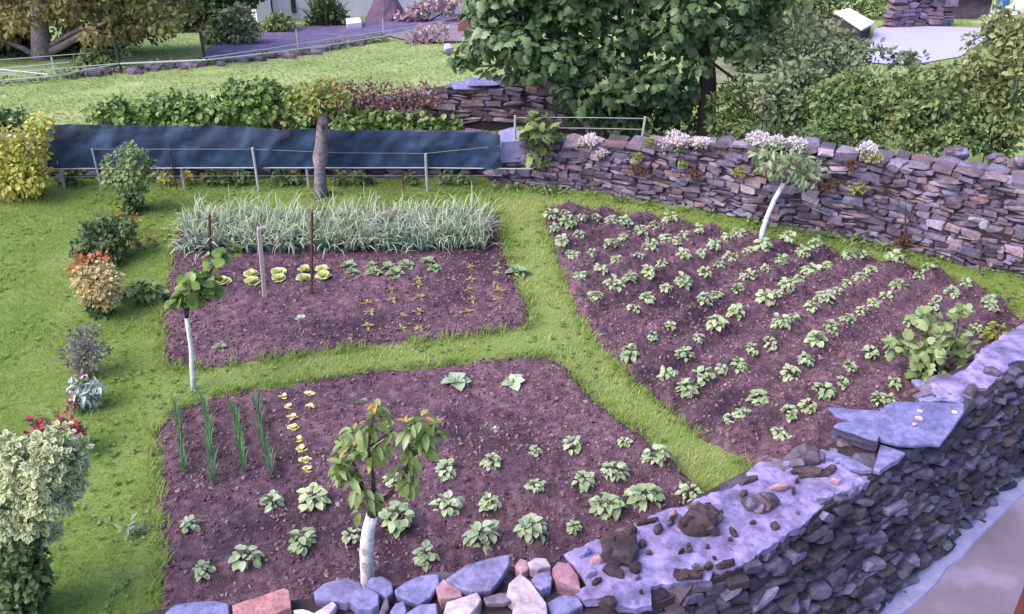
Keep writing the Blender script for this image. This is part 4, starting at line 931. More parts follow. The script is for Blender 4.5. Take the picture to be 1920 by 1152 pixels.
for px, t_, bt, r, mk, dy in [(90, 232, 366, .03, 'conc', .0), (172, 279, 358, .016, 'conc', -.11), (318, 283, 356, .014, 'rust', -.1), (340, 316, 358, .028, 'conc', .03), (473, 277, 358, .022, 'pipe', -.11), (575, 316, 360, .026, 'conc', .03), (798, 288, 352, .026, 'conc', -.11), (755, 320, 352, .012, 'rust', -.05), (752, 246, 316, .012, 'dbark', .04), (902, 248, 318, .012, 'dbark', .04)]:
    a = PY(px, t_, FY+dy); z0 = 0.0 if bt > 330 else PY(px, bt, FY)[2]; g = Geo(); g.add(*tube([(a[0], a[1], z0-.05), (a[0]+R_.normal(0, .005), a[1], (a[2]+z0)/2), tuple(a)], r, 6)); g.build('post', M[mk], FN)
def wirep(pts, r, mk, parent, name='wire'): g = Geo(); g.add(*tube(pts, r, 5)); return g.build(name, M[mk], parent)
zr = PY(500, 316, FY)[2]; wirep([PY(90, 317, FY-.07), PY(400, 315, FY-.07), PY(800, 315, FY-.07), PY(1000, 317, FY-.05)], .011, 'pipe', FN, 'rail')
wirep([PY(90, 332, FY), PY(480, 330, FY), PY(940, 330, FY)], .005, 'wire', FN); wirep([PY(172, 280, FY-.1), PY(473, 280, FY-.1), PY(640, 287, FY-.1), PY(798, 288, FY-.1), PY(938, 274, FY-.07)], .004, 'wire', FN)
# ---- wire fence on top of the right wall
WF = thing('wire_fence', 'two-strand wire fence on short posts above the stone wall', 'fence', (1.2, 15, .8)); Yw = 15.1
pA0, pA1 = PY(965, 268, Yw), PY(966, 217, Yw); pB0, pB1 = PY(1201, 272, Yw), PY(1210, 219, Yw)
for a, b, mk in ((pA0, pA1, 'conc'), (pB0, pB1, 'wood')): g = Geo(); g.add(*tube([a-(0, 0, .15), b], .022, 6)); g.build('post', M[mk], WF)
for f in (.93, .55): wirep(bent(pA0+(pA1-pA0)*f, pB0+(pB1-pB0)*f, 6, (0, 0, .01)), .007, 'conc', WF)
# ------------------------------------------------------------------ young trees
def leafmesh(tm, m, name='leaf'):
    out = []
    for t_ in tm:
        g = Geo(); g.many(t_, np.eye(3)[None], np.zeros((1, 3)), np.ones(1), np.zeros(1)); me = g.mesh(name, smooth=True); me.materials.append(m); out.append(me)
    return out
M['cherry'] = leafm('cherry_leaf', [(.15, .21, .045), (.24, .31, .08), (.32, .39, .15), (.17, .24, .055), (.38, .44, .22)], rough=.4, spec=.5, trans=.3)
M['orange'] = leafm('young_orange_leaf', [(.55, .3, .08), (.5, .38, .1), (.42, .4, .1)], rough=.45, trans=.3)
LM_CH = leafmesh(T_CHERRY, M['cherry']); LM_OR = leafmesh(T_CHERRY, M['orange'])
def tree_leaf(root, p, d, ln, ms, up=None):
    Rm = frames(np.asarray(d, float)[None], (np.array([[0, 0, 1.]]) if up is None else up[None])+R_.normal(0, .3, (1, 3)))[0]
    mt = Matrix(Rm*ln).to_4x4(); mt.translation = Vector(np.asarray(p)-np.array(rootloc(root))); link('leaf', ms[R_.integers(0, len(ms))], None, root, mt)
b = G(690, 1112); Yt = b[1]; rt = thing('cherry_sapling', 'young cherry tree with whitewashed trunk and drooping leaves in the foreground', 'tree', tuple(b))
P_ = lambda x, y, dy=0: PY(x, y, Yt+dy)
g = Geo(); g.add(*tube([b-(0, 0, .1), P_(689, 1080), P_(687, 1030), P_(690, 995), P_(698, 965)], [.068, .062, .058, .056, .05], 9, rough=.06)); g.build('trunk', M['lime'], rt, smooth=True)
g = Geo(); g.add(*tube([P_(696, 972), P_(702, 950), P_(706, 938)], [.049, .045, .03], 8)); fork = P_(700, 952)
for pl, r0 in (([fork, P_(680, 915, .05), P_(662, 870, .1), P_(650, 830, .15)], .026), ([fork, P_(700, 900, -.05), P_(690, 840, -.1), P_(703, 762, -.1)], .024), ([fork, P_(735, 925, .05), P_(762, 890, .05), P_(785, 840, .1), P_(815, 805, .1)], .024), ([P_(762, 890, .05), P_(770, 850, 0), P_(760, 805, -.1)], .016), ([P_(690, 840, -.1), P_(725, 815, .1), P_(738, 805, .15)], .014), ([P_(680, 915, .05), P_(645, 890, -.15), P_(636, 868, -.2)], .014)):
    g.add(*tube(pl, np.linspace(r0, r0*.35, len(pl)), 6))
g.build('branches', M['dbark'], rt, smooth=True)
for x, y, dy, n_, o_ in [(704, 768, -.1, 7, 3), (690, 800, -.1, 7, 1), (665, 815, .1, 8, 1), (650, 838, .15, 8, 2), (638, 870, -.2, 8, 1), (655, 885, -.1, 8, 0), (672, 905, .05, 9, 0), (690, 925, -.05, 7, 0), (683, 955, -.08, 5, 0), (700, 850, -.1, 7, 1), (735, 808, .15, 7, 1), (725, 835, .05, 7, 0), (762, 802, -.1, 8, 3), (785, 815, .05, 9, 1), (815, 803, .1, 9, 3), (800, 830, .1, 8, 0), (775, 850, 0, 9, 0), (760, 875, .05, 6, 0), (775, 900, .05, 7, 0), (665, 845, 0, 8, 1), (790, 790, .0, 5, 1)]:
    c = P_(x, y, dy)
    for k in range(int(n_*1.8)):
        a = R_.uniform(0, 6.28); d = np.array([math.cos(a), math.sin(a), -.45+R_.normal(0, .4)]); tree_leaf(rt, c+np.clip(R_.normal(0, .035, 3), -.06, .06), d, R_.uniform(.1, .165), LM_CH)
    for k in range(o_):
        a = R_.uniform(0, 6.28); tree_leaf(rt, c+np.array([0, 0, .05]), (math.cos(a), math.sin(a), .5), R_.uniform(.06, .11), LM_OR)
# ---- leaning sapling by the back bed
M['vine'] = leafm('vine_leaf', [(.16, .24, .05), (.24, .34, .08), (.1, .16, .04), (.36, .46, .16)], rough=.45, trans=.35)
LM_VI = leafmesh([T_POT[2], T_POT[0], T_OV], M['vine'])
b = G(362, 730); Yt = b[1]; rt = thing('leaning_sapling', 'slim whitewashed sapling at the corner of the back bed, crown leaning right', 'tree', tuple(b))
g = Geo(); g.add(*tube([b-(0, 0, .1), P_(361, 700), P_(358, 650), P_(353, 615), P_(350, 596)], [.034, .03, .027, .026, .025], 8, rough=.08)); g.build('trunk', M['lime'], rt, smooth=True)
g = Geo(); tp = P_(350, 598)
for pl in ([tp, P_(347, 580), P_(335, 562, -.05)], [tp, P_(353, 575), P_(356, 550, .1), P_(372, 525, .15)], [P_(353, 575), P_(375, 540, .2), P_(398, 505, .3), P_(420, 478, .35)], [P_(353, 575), P_(345, 550), P_(350, 530, -.1)]): g.add(*tube(pl, np.linspace(.022, .008, len(pl)), 6))
g.build('branches', M['dbark'], rt, smooth=True)
for x, y, dy, n_ in [(335, 562, -.05, 6), (345, 548, 0, 7), (350, 530, -.1, 7), (358, 515, .05, 6), (372, 525, .15, 8), (375, 548, .1, 7), (390, 535, .2, 7), (395, 512, .3, 8), (408, 490, .35, 7), (418, 475, .35, 7), (430, 470, .4, 5), (385, 560, .1, 6), (405, 540, .3, 6), (362, 560, 0, 5)]:
    c = P_(x, y, dy)
    for k in range(int(n_*1.5)):
        a = R_.uniform(0, 6.28); tree_leaf(rt, c+R_.normal(0, .045, 3), (math.cos(a), math.sin(a), -.4+R_.normal(0, .3)), R_.uniform(.1, .16), LM_VI)
# ---- curved white trunk before the right wall
M['paleleaf'] = leafm('pale_tree_leaf', [(.24, .3, .15), (.34, .4, .24), (.17, .22, .09), (.44, .48, .32)], rough=.5, trans=.3)
b = G(1427, 458); Yt = b[1]; rt = thing('curved_sapling', 'young tree with curved white trunk and pale crown before the right wall', 'tree', tuple(b))
g = Geo(); g.add(*tube([b-(0, 0, .1), P_(1430, 435), P_(1438, 408), P_(1452, 375), P_(1470, 343)], [.045, .042, .038, .036, .034], 8, rough=.06)); g.build('trunk', M['lime'], rt, smooth=True)
g = Geo(); tp = P_(1470, 345)
for q_ in ((1440, 305, -.1), (1480, 295, .1), (1512, 305, .1), (1500, 325, -.15), (1428, 285, .1), (1465, 285, -.1)): g.add(*tube(bent(tp, P_(*q_), 4, (0, 0, .04), .01), np.linspace(.022, .007, 5), 5))
g.build('branches', M['bark'], rt, smooth=True)
bl_ = np.array([np.concatenate([P_(x, y, dy), [r, r, r*.7]]) for x, y, dy, r in [(1440, 302, -.1, .22), (1425, 285, .1, .2), (1465, 285, -.15, .22), (1500, 295, .1, .24), (1520, 310, .15, .2), (1510, 330, -.1, .2), (1455, 320, -.2, .16), (1485, 310, -.2, .2), (1450, 292, .2, .25), (1500, 345, .1, .12)]])
g = Geo(); leaves(g, bl_, 420, (.08, .14), T_CHERRY, .6, .5, .5, .2); g.build('crown', M['paleleaf'], rt, kind='stuff')
# ---- pollarded trunk by the netting
b = G(600, 368); Yt = b[1]; rt = thing('pollarded_tree', 'pollarded grey trunk with sprouting orange-tipped leaves before the netting', 'tree', tuple(b))
g = Geo(); g.add(*tube([b-(0, 0, .1), P_(600, 350), P_(599, 320), P_(600, 295), P_(601, 270), P_(604, 245), P_(606, 222), P_(604, 208)], [.14, .108, .1, .115, .095, .085, .1, .08], 10, rough=.14)); g.build('trunk', M['bark'], rt, smooth=True)
g = Geo()
for q_ in ((570, 205, 0), (585, 185, .2), (605, 175, -.1), (630, 185, .1), (640, 200, 0), (560, 185, -.1)): g.add(*tube(bent(P_(603, 228), P_(*q_), 4, (0, 0, -.05), .02), np.linspace(.06, .015, 5), 6))
g.build('branches', M['dbark'], rt, smooth=True)
M['poll'] = leafm('pollard_leaf', [(.24, .3, .06), (.34, .38, .1), (.16, .22, .05), (.48, .34, .13), (.55, .3, .14)], rough=.5, trans=.35)
bl_ = np.array([np.concatenate([P_(x, y, dy), [r, r, r*.8]]) for x, y, dy, r in [(555, 190, 0, .2), (575, 180, .1, .22), (600, 185, -.15, .24), (620, 175, .1, .22), (635, 190, 0, .2), (585, 205, -.1, .18), (612, 200, .15, .2), (545, 178, 0, .12), (600, 165, .1, .15), (640, 175, 0, .12)]])
g = Geo(); leaves(g, bl_, 650, (.07, .13), [T_OV, T_CHERRY[0]], .7, .1, .5, .2); g.build('crown', M['poll'], rt, kind='stuff')
g = Geo(); g.add(*tube([P_(605, 240, -.11), P_(606, 236, -.13)], [.035, .03], 8)); g.build('red_tag', M['redpaint'], rt)

# ------------------------------------------------------------------ shrub border on the left
def pxblobs(L, Yc, zs=1.0):
    return np.array([np.concatenate([PY(x, y, Yc+dy), np.array([r, r, r*zs])/pxm(PY(x, y, Yc+dy))]) for x, y, dy, r in L])
M['gold'] = leafm('golden_leaf', [(.68, .52, .09), (.78, .62, .16), (.5, .46, .08), (.36, .38, .07), (.8, .68, .3)], rough=.45, trans=.3)
b = G(35, 372); bl_ = pxblobs([(20, 340, 0, 40), (55, 330, -.2, 34), (30, 300, 0, 36), (70, 300, .1, 26), (10, 270, 0, 34), (50, 270, -.1, 30), (72, 250, 0, 24), (75, 228, .1, 20), (20, 325, .3, 40), (-20, 300, 0, 50), (60, 345, 0, 26)], b[1])
bush('golden_shrub', 'bright yellow-gold shrub at the left end of the blue netting', 'shrub', tuple(b), bl_, 2600, (.06, .11), [T_OV, T_SM], M['gold'], stems=8)
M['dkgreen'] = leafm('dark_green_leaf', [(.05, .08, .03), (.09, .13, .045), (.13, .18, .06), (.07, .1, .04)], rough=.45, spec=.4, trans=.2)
M['midgreen'] = leafm('mid_green_leaf', [(.1, .15, .045), (.17, .23, .075), (.24, .3, .12), (.13, .18, .06), (.32, .37, .18)], rough=.5, trans=.25)
b = T(20, 262); bush('dark_shrub', 'dark green bush behind the golden shrub at the left edge', 'shrub', tuple(b), pxblobs([(10, 230, 0, 26), (35, 225, .1, 20), (-20, 240, 0, 30)], b[1]), 500, (.08, .14), [T_OV, T_SM], M['dkgreen'])
M['varieg'] = leafm('cream_edged_leaf', [(.16, .22, .06), (.22, .29, .09), (.3, .33, .1)], rim=(.66, .64, .42), rimpos=(.1, .8), rough=.45, spec=.4, trans=.25)
M['varieg2'] = leafm('green_edged_leaf', [(.1, .16, .05), (.16, .23, .07), (.2, .26, .08)], rim=(.38, .42, .22), rimpos=(.3, 1), rough=.45, trans=.25)
b = G(247, 398); bl_ = pxblobs([(240, 290, 0, 22), (215, 310, 0, 24), (262, 305, .1, 24), (205, 330, 0, 18), (240, 325, -.15, 30), (275, 325, 0, 20), (235, 345, .1, 26), (258, 350, 0, 22), (250, 282, 0, 12)], b[1])
rt = bush('round_shrub', 'rounded pale-leaved shrub standing on the lawn before the netting', 'shrub', tuple(b), bl_, 1000, (.06, .1), [T_OV, T_SM], M['varieg2'])
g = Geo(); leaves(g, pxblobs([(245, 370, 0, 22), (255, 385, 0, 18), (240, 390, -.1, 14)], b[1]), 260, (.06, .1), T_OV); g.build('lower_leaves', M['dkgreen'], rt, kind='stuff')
b = G(195, 488); bl_ = pxblobs([(195, 450, 0, 40), (160, 465, 0, 28), (225, 440, .1, 28), (200, 425, .2, 30), (175, 440, 0, 28), (215, 470, -.1, 26), (190, 480, 0, 26), (240, 425, .1, 16)], b[1], .8)
bush('spreading_shrub', 'low dark green spreading shrub in the left border', 'shrub', tuple(b), bl_, 1300, (.06, .11), [T_OV, T_SM], M['dkgreen'])
M['orangefl'] = leafm('orange_red_petal', [(.62, .1, .05), (.7, .2, .1), (.5, .06, .05), (.68, .3, .16)], rough=.5, trans=.3)
M['redfl'] = leafm('crimson_petal', [(.4, .04, .07), (.5, .08, .1), (.36, .04, .12), (.55, .16, .12)], rough=.5, trans=.3)
M['whitefl'] = leafm('white_petal', [(.72, .62, .66), (.78, .71, .74), (.7, .5, .53)], rough=.6, trans=.2)
def flowers(name, label, pxs, base, m, n=60, size=(.03, .06), leafn=60, lm='midgreen', r=10, cat='flowers', group=None, dz=0, stem=True):
    Yc = base[1]; rt = thing(name, label, cat, tuple(base), group); bl_ = pxblobs([(x, y, R_.normal(0, .05), r) for x, y in pxs], Yc)
    g = Geo(); leaves(g, bl_, n, size, [T_OV, T_SM], .8, -.2, .6, .4); g.build('blooms', m, rt, kind='stuff')
    b2 = bl_.copy(); b2[:, 2] -= b2[:, 5]*.7
    if leafn: g = Geo(); leaves(g, b2, leafn, (.05, .09), T_OV); g.build('leaves', M[lm], rt, kind='stuff')
    if stem: branchy(base, bl_[:, :3], .005, M['pstem'], rt, 'stems', .005, 3)
    return rt
flowers('orange_flowers', 'bright orange-red flowers in front of the low dark shrub', [(140, 485), (152, 492), (165, 485), (178, 482), (193, 480), (200, 490), (140, 512), (128, 512)], G(165, 515), M['orangefl'], 130, (.04, .08), 60, r=9)
flowers('orange_flowers', 'orange-red flower sprigs on the lawn right of the dark shrub', [(257, 448), (262, 458), (283, 445), (285, 455)], G(272, 468), M['orangefl'], 40, (.03, .06), 30, r=6)
flowers('orange_flowers', 'few orange flowers behind the low dark shrub', [(158, 418), (175, 415), (225, 406), (252, 408)], G(205, 440), M['orangefl'], 40, (.03, .06), 40, r=7)
M['copper'] = leafm('copper_cream_leaf', [(.3, .2, .07), (.4, .28, .11), (.26, .24, .07)], rim=(.68, .54, .3), rimpos=(.15, .9), rough=.45, trans=.25)
b = G(187, 592); bl_ = pxblobs([(160, 515, 0, 22), (190, 512, .1, 24), (212, 522, 0, 18), (150, 532, 0, 18), (185, 535, -.1, 28), (212, 545, 0, 18), (165, 550, -.1, 22), (195, 560, -.1, 22), (180, 525, .15, 26)], b[1], .85)
rt = bush('copper_shrub', 'small copper and cream variegated shrub in the left border', 'shrub', tuple(b), bl_, 1200, (.05, .085), [T_OV, T_SM], M['copper'])
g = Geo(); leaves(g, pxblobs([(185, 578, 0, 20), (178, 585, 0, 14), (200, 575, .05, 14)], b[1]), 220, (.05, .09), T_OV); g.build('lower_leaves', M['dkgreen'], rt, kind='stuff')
M['greyleaf'] = leafm('grey_mauve_leaf', [(.2, .17, .18), (.28, .24, .24), (.14, .13, .12), (.34, .33, .3)], rough=.7, trans=.2)
b = G(160, 705); bush('heather_shrub', 'wispy grey-mauve heath-like shrub in the left border', 'shrub', tuple(b), pxblobs([(160, 660, 0, 34), (140, 665, 0, 24), (182, 660, .05, 24), (155, 635, .1, 24), (165, 685, 0, 24), (145, 690, 0, 18), (170, 620, .1, 14)], b[1]), 1000, (.03, .07), [T_CHERRY[2], T_SM], M['greyleaf'], stems=7, kw=dict(outward=1.2, droop=-.3, rmin=.1))
M['silver'] = leafm('silver_leaf', [(.42, .47, .44), (.52, .56, .54), (.34, .4, .36)], rough=.7, trans=.15)
b = G(158, 765); bush('silver_plant', 'silvery grey-leaved plant between the heath-like shrub and red flowers', 'plant', tuple(b), pxblobs([(158, 735, 0, 24), (145, 725, 0, 16), (175, 728, 0, 16), (165, 750, 0, 18), (150, 748, 0, 14)], b[1]), 420, (.05, .1), T_CHERRY, M['silver'], stems=5)
flowers('red_flowers', 'small red flowers around the silvery plant', [(135, 735), (133, 752), (150, 708), (168, 755), (178, 748), (140, 760)], G(155, 775), M['redfl'], 60, (.03, .06), 40, r=7)
flowers('crimson_flowers', 'crimson and magenta flowers behind the big cream-edged shrub', [(70, 800), (62, 815), (85, 810), (110, 790), (125, 785), (135, 800), (145, 810), (150, 818), (95, 800), (115, 805), (68, 785)], G(105, 850), M['redfl'], 260, (.04, .08), 160, r=11)
b = G(40, 1165); bl_ = pxblobs([(100, 845, 0, 36), (60, 850, .05, 34), (135, 865, .05, 28), (25, 860, 0, 34), (130, 905, 0, 30), (85, 885, -.15, 40), (40, 895, -.15, 38), (5, 900, 0, 40), (110, 930, -.05, 34), (70, 935, -.2, 36), (20, 945, -.15, 40), (-25, 880, 0, 40), (60, 975, -.15, 32), (20, 990, -.15, 34), (-20, 960, 0, 45), (85, 1000, -.05, 20), (45, 1015, -.1, 24)], b[1]+.15)
ex_ = []
for q_ in bl_:
    for _ in range(4): d_ = sphere_dirs(1, -.2)[0]; ex_.append(np.concatenate([q_[:3]+d_*q_[3:6]*R_.uniform(.8, 1.15), q_[3:6]*R_.uniform(.3, .5)]))
bl_ = np.concatenate([bl_, np.array(ex_)])
rt = bush('cream_edged_shrub', 'large cream-edged variegated shrub on a dark leafy base, bottom left', 'shrub', tuple(b), bl_, 7500, (.035, .075), T_OV, M['varieg'], stems=10, stem_r=.015, kw=dict(rmin=.2, outward=.8))
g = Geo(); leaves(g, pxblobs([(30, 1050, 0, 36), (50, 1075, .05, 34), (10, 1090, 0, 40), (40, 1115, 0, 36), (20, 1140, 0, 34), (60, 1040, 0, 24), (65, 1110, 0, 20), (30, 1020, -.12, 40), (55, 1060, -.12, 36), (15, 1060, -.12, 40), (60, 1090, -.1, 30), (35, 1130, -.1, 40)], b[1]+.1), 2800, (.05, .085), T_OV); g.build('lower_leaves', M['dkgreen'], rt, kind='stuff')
b = G(268, 568); bush('drooping_weed', 'drooping broad-leaved weed on the lawn left of the leaning sapling', 'weed', tuple(b), pxblobs([(255, 545, 0, 18), (280, 545, 0, 16), (240, 550, 0, 10), (298, 552, 0, 9)], b[1], .6), 110, (.1, .16), T_POT, M['midgreen'], stems=4)
b = G(250, 1000); bush('lawn_dandelion', 'pale dandelion clump on the lawn beside the front bed', 'weed', tuple(b), pxblobs([(245, 985, 0, 16), (262, 1000, 0, 16), (275, 1030, 0, 14)], b[1], .4), 60, (.07, .12), T_CHERRY, M['paleleaf'], stems=3)

# ------------------------------------------------------------------ leafy bush at the right end of the bed
M['curr'] = leafm('currant_leaf', [(.22, .29, .1), (.32, .38, .16), (.4, .46, .24), (.17, .24, .07)], rough=.5, trans=.3)
b = G(1765, 715); Yt = b[1]; rt = thing('currant_bush', 'upright leafy currant bush at the right end of the potato bed', 'shrub', tuple(b))
bl_ = pxblobs([(1790, 590, .15, 18), (1770, 605, 0, 22), (1745, 610, 0, 18), (1760, 640, -.1, 28), (1790, 630, .1, 24), (1720, 635, 0, 22), (1800, 655, .1, 24), (1740, 660, -.1, 24), (1770, 680, -.15, 28), (1730, 690, -.1, 20), (1690, 640, 0, 20), (1670, 650, 0, 14), (1705, 655, -.05, 14), (1725, 595, 0, 10), (1800, 572, .15, 8)], Yt)
branchy(b, bl_[:, :3], .012, M['dbark'], rt, 'stems')
LMC = leafmesh([T_FIG[0], T_FIG[2], T_POT[2]], M['curr']); gg = Geo(); pos, Rm, sz, rn = leaves(gg, bl_, 230, (.085, .15), [T_FIG[0]], .6, .1, .8, .3)
for i in range(len(pos)):
    mt = Matrix(Rm[i]*sz[i]).to_4x4(); mt.translation = Vector(pos[i]-b); link('leaf', LMC[i % 3], None, rt, mt)
b = G(1868, 650); bush('rusty_plant', 'low rusty-leaved plant beside the wall, right of the currant bush', 'plant', tuple(b), pxblobs([(1868, 618, 0, 14), (1885, 625, 0, 12), (1855, 630, 0, 10)], b[1]), 120, (.05, .09), [T_OV], M['poll'], stems=3)

# ------------------------------------------------------------------ big fig tree behind the wall
M['fig'] = leafm('fig_leaf', [(.06, .1, .04), (.1, .155, .06), (.16, .225, .095), (.08, .125, .05), (.27, .33, .18)], rough=.45, spec=.4, trans=.22)
Yt = 17.0; b = np.array([PY(1325, 250, Yt)[0], Yt, H(Yt)]); rt = thing('fig_tree', 'large dark fig tree with big lobed leaves behind the stone wall', 'tree', tuple(b))
g = Geo(); g.add(*tube([b-(0, 0, .2), P_(1325, 240), P_(1328, 160), P_(1322, 90), P_(1300, 20)], [.19, .17, .16, .15, .12], 9, rough=.08)); g.build('trunk', M['dbark'], rt, smooth=True)
g = Geo(); bb2 = np.array([PY(1150, 240, Yt+.3)[0], Yt+.3, H(Yt)])
for pl, r0 in (([bb2, P_(1150, 160, .3), P_(1130, 60, .3), P_(1080, -40, .3)], .14), ([P_(1150, 160, .3), P_(1060, 110, 0), P_(960, 120, -.3), P_(900, 125, -.4)], .05), ([P_(1130, 60, .3), P_(1020, 30, 0), P_(930, 30, -.2)], .05), ([P_(1325, 120), P_(1390, 60, -.2), P_(1450, 30, -.2)], .06), ([P_(1322, 90), P_(1250, 20, -.3), P_(1200, -50, -.3)], .08), ([bb2, P_(1220, 170, -.2), P_(1260, 100, -.4)], .06), ([P_(1325, 110), P_(1365, 140, -.3), P_(1400, 165, -.5), P_(1450, 180, -.6)], .03), ([P_(1300, 20), P_(1280, -150), P_(1200, -300)], .1), ([P_(1080, -40, .3), P_(1060, -200, .3)], .1)): g.add(*tube(pl, np.linspace(r0, r0*.3, len(pl)), 6))
g.build('branches', M['dbark'], rt, smooth=True)
crown = [(900, 30), (880, -80), (1000, -160), (1150, -220), (1300, -200), (1450, -120), (1500, -20), (1480, 20), (1430, 60), (1400, 120), (1345, 120), (1300, 150), (1280, 215), (1180, 235), (1090, 220), (1070, 190), (1030, 150), (960, 140), (930, 120), (885, 70)]
bl_ = []
for x in range(910, 1440, 48):
    for y in range(-140, 215, 44):
        if inside(np.array([[x, y]]), crown)[0]: bl_.append(np.concatenate([P_(x+R_.uniform(-12, 12), y+R_.uniform(-12, 12), R_.uniform(-.7, .3)), [.32, .32, .26]]))
while len(bl_) < 200:
    q_ = np.array([[R_.uniform(860, 1520), R_.uniform(-230, 240)]])
    if inside(q_, crown)[0]: p = P_(q_[0, 0], q_[0, 1], R_.uniform(-1.1, 1.0)); r = R_.uniform(.22, .42); bl_.append(np.concatenate([p, [r, r, r*.8]]))
for q_ in [(850, 112, -.4), (868, 118, -.4), (895, 88, -.4), (905, 60, -.3), (915, 130, -.4), (940, 135, -.3), (1440, 60, -.2), (1460, 20, -.2), (1400, 160, -.5)]: bl_.append(np.concatenate([P_(*q_), [.13, .13, .1]]))
bl_ = np.array(bl_); gg = Geo(); pos, Rm, sz, rn = leaves(gg, bl_, 9500, (.11, .21), [T_FIG[0]], .6, .35, .7, .3, sub=.4)
order = np.argsort(pos[:, 1] - .0*pos[:, 2] + np.where(pos[:, 2] > 2.9, 50, 0)); LMF = leafmesh(T_FIG, M['fig']); g = Geo()
for j, i in enumerate(order):
    if j < 300:
        mt = Matrix(Rm[i]*sz[i]).to_4x4(); mt.translation = Vector(pos[i]-b); link('leaf', LMF[j % 3], None, rt, mt)
rest = order[300:]
for k in range(3): S = rest[k::3]; g.many(T_FIG[k], Rm[S], pos[S], sz[S], rn[S])
g.build('crown', M['fig'], rt, kind='stuff')
# ivy and shade shrubs at the fig's foot
def shrub_px(name, label, L, Yc, n, size, m, tm=None, cat='shrub', zs=1.0, group=None, stems=6, kw={}, ng=None):
    b_ = pxblobs(L, Yc, zs); ex = []
    for q_ in b_:
        for _ in range(4):
            d_ = sphere_dirs(1, -.1)[0]; d_[1] -= .2; f_ = R_.uniform(.25, .5); ex.append(np.concatenate([q_[:3]+d_*q_[3:6]*R_.uniform(.85, 1.15), q_[3:6]*f_]))
    b_ = np.concatenate([b_, np.array(ex)]); base = np.array([b_[:, 0].mean(), Yc, H(Yc) if Yc > 15.4 else 0]); rt_ = bush(name, label, cat, tuple(base), b_, int(n*(.62 if Yc < 16.5 else .85)), size, tm or [T_OV, T_SM], m, group, stems, kw={'sub': .65, 'rmin': .15, **kw})
    if ng:
        e_ = b_[len(L):]; e_ = e_[np.argsort(-e_[:, 2])][:max(4, len(e_)*2//3)]; g_ = Geo(); leaves(g_, e_, int(n*.16), size, tm or [T_OV, T_SM], 1.0, -.3, .6, .3); g_.build('new_growth', M[ng], rt_, kind='stuff')
        g_ = Geo()
        for q_ in e_[::3]: g_.add(*tube(bent(q_[:3]-(0, 0, .35), q_[:3]+R_.normal(0, .08, 3)+(0, 0, .12), 3, (0, 0, 0), .02), [.01, .008, .006, .003], 4))
        g_.build('twigs', M['bark'], rt_, kind='stuff')
    return rt_
shrub_px('shade_shrub', 'dark ivy undergrowth in the shade below the fig tree', [(1090, 220, 0, 34), (1130, 200, .2, 40), (1180, 215, 0, 36), (1230, 200, .2, 40), (1280, 215, 0, 34), (1150, 235, -.2, 30), (1250, 240, -.2, 28), (1320, 235, 0, 26), (1100, 180, .4, 40), (1200, 170, .5, 45), (1290, 170, .4, 40)], 17.3, 1600, (.1, .18), M['dkgreen'], kw=dict(sub=.3))
# fig sapling on the wall end
b = PY(1000, 300, 15.0); b[2] = .45; rt = thing('fig_sapling', 'small fig sapling growing out of the left end of the right wall', 'sapling', tuple(b)); Yt = 14.95
bl_ = pxblobs([(1010, 225, 0, 18), (995, 235, 0, 16), (1025, 235, 0, 16), (1010, 250, -.1, 20), (990, 262, 0, 12), (1000, 285, -.1, 14), (1035, 250, 0, 12), (985, 245, 0, 10)], Yt); branchy(b, bl_[:, :3], .014, M['bark'], rt, 'stems')
LMFS = leafmesh(T_FIG, M['midgreen']); gg = Geo(); pos, Rm, sz, rn = leaves(gg, bl_, 95, (.13, .2), [T_FIG[0]], .6, .3, .6, .3)
for i in range(len(pos)): mt = Matrix(Rm[i]*sz[i]).to_4x4(); mt.translation = Vector(pos[i]-b); link('leaf', LMFS[i % 3], None, rt, mt)
# ------------------------------------------------------------------ shrubs behind the right wall
M['lightgreen'] = leafm('light_green_leaf', [(.2, .25, .08), (.27, .32, .12), (.13, .17, .06), (.37, .41, .2), (.2, .24, .1)], rough=.5, trans=.3)
M['mixgreen'] = leafm('mixed_green_leaf', [(.13, .17, .06), (.2, .25, .09), (.09, .12, .045), (.28, .32, .14), (.16, .19, .09)], rough=.5, trans=.3, patch=(.24, .27, .1), pscale=1.5)
M['mixgreen2'] = leafm('yellowish_green_leaf', [(.16, .2, .07), (.23, .27, .1), (.1, .13, .05), (.3, .33, .15), (.2, .21, .1)], rough=.5, trans=.3, patch=(.3, .31, .12), pscale=1.3)
M['palenew'] = leafm('pale_new_leaf', [(.36, .39, .16), (.44, .45, .22), (.3, .34, .13)], rough=.5, trans=.35)
M['dullgreen'] = leafm('dull_green_leaf', [(.15, .18, .09), (.22, .25, .13), (.12, .14, .08), (.27, .27, .19)], rough=.6, trans=.2)
shrub_px('yellow_green_shrub', 'soft yellow-green grassy shrub just right of the fig trunk', [(1370, 200, .3, 40), (1400, 210, .3, 36), (1360, 240, .3, 30), (1420, 235, .2, 28), (1385, 170, .5, 26)], 16.2, 1800, (.08, .16), M['lightgreen'], [T_CHERRY[2], T_SM], kw=dict(droop=-.3, outward=.9))
shrub_px('grey_green_shrub', 'loose grey-green shrub with arching twigs left of the bushes behind the wall', [(1440, 175, 0, 34), (1480, 165, 0, 34), (1450, 205, -.1, 34), (1490, 200, -.1, 36), (1520, 180, 0, 30), (1470, 235, -.2, 30), (1500, 150, .2, 26)], 15.4, 3200, (.07, .14), M['dullgreen'], ng='paleleaf')
shrub_px('leafy_shrub', 'broad mid green shrub in the middle of the bushes behind the wall', [(1545, 190, 0, 34), (1590, 165, .1, 30), (1560, 210, -.1, 40), (1610, 200, -.1, 44), (1640, 170, 0, 40), (1590, 240, -.3, 36), (1650, 230, -.2, 40), (1540, 245, -.3, 26), (1620, 265, -.3, 24)], 15.0, 4200, (.06, .13), M['midgreen'], ng='lightgreen')
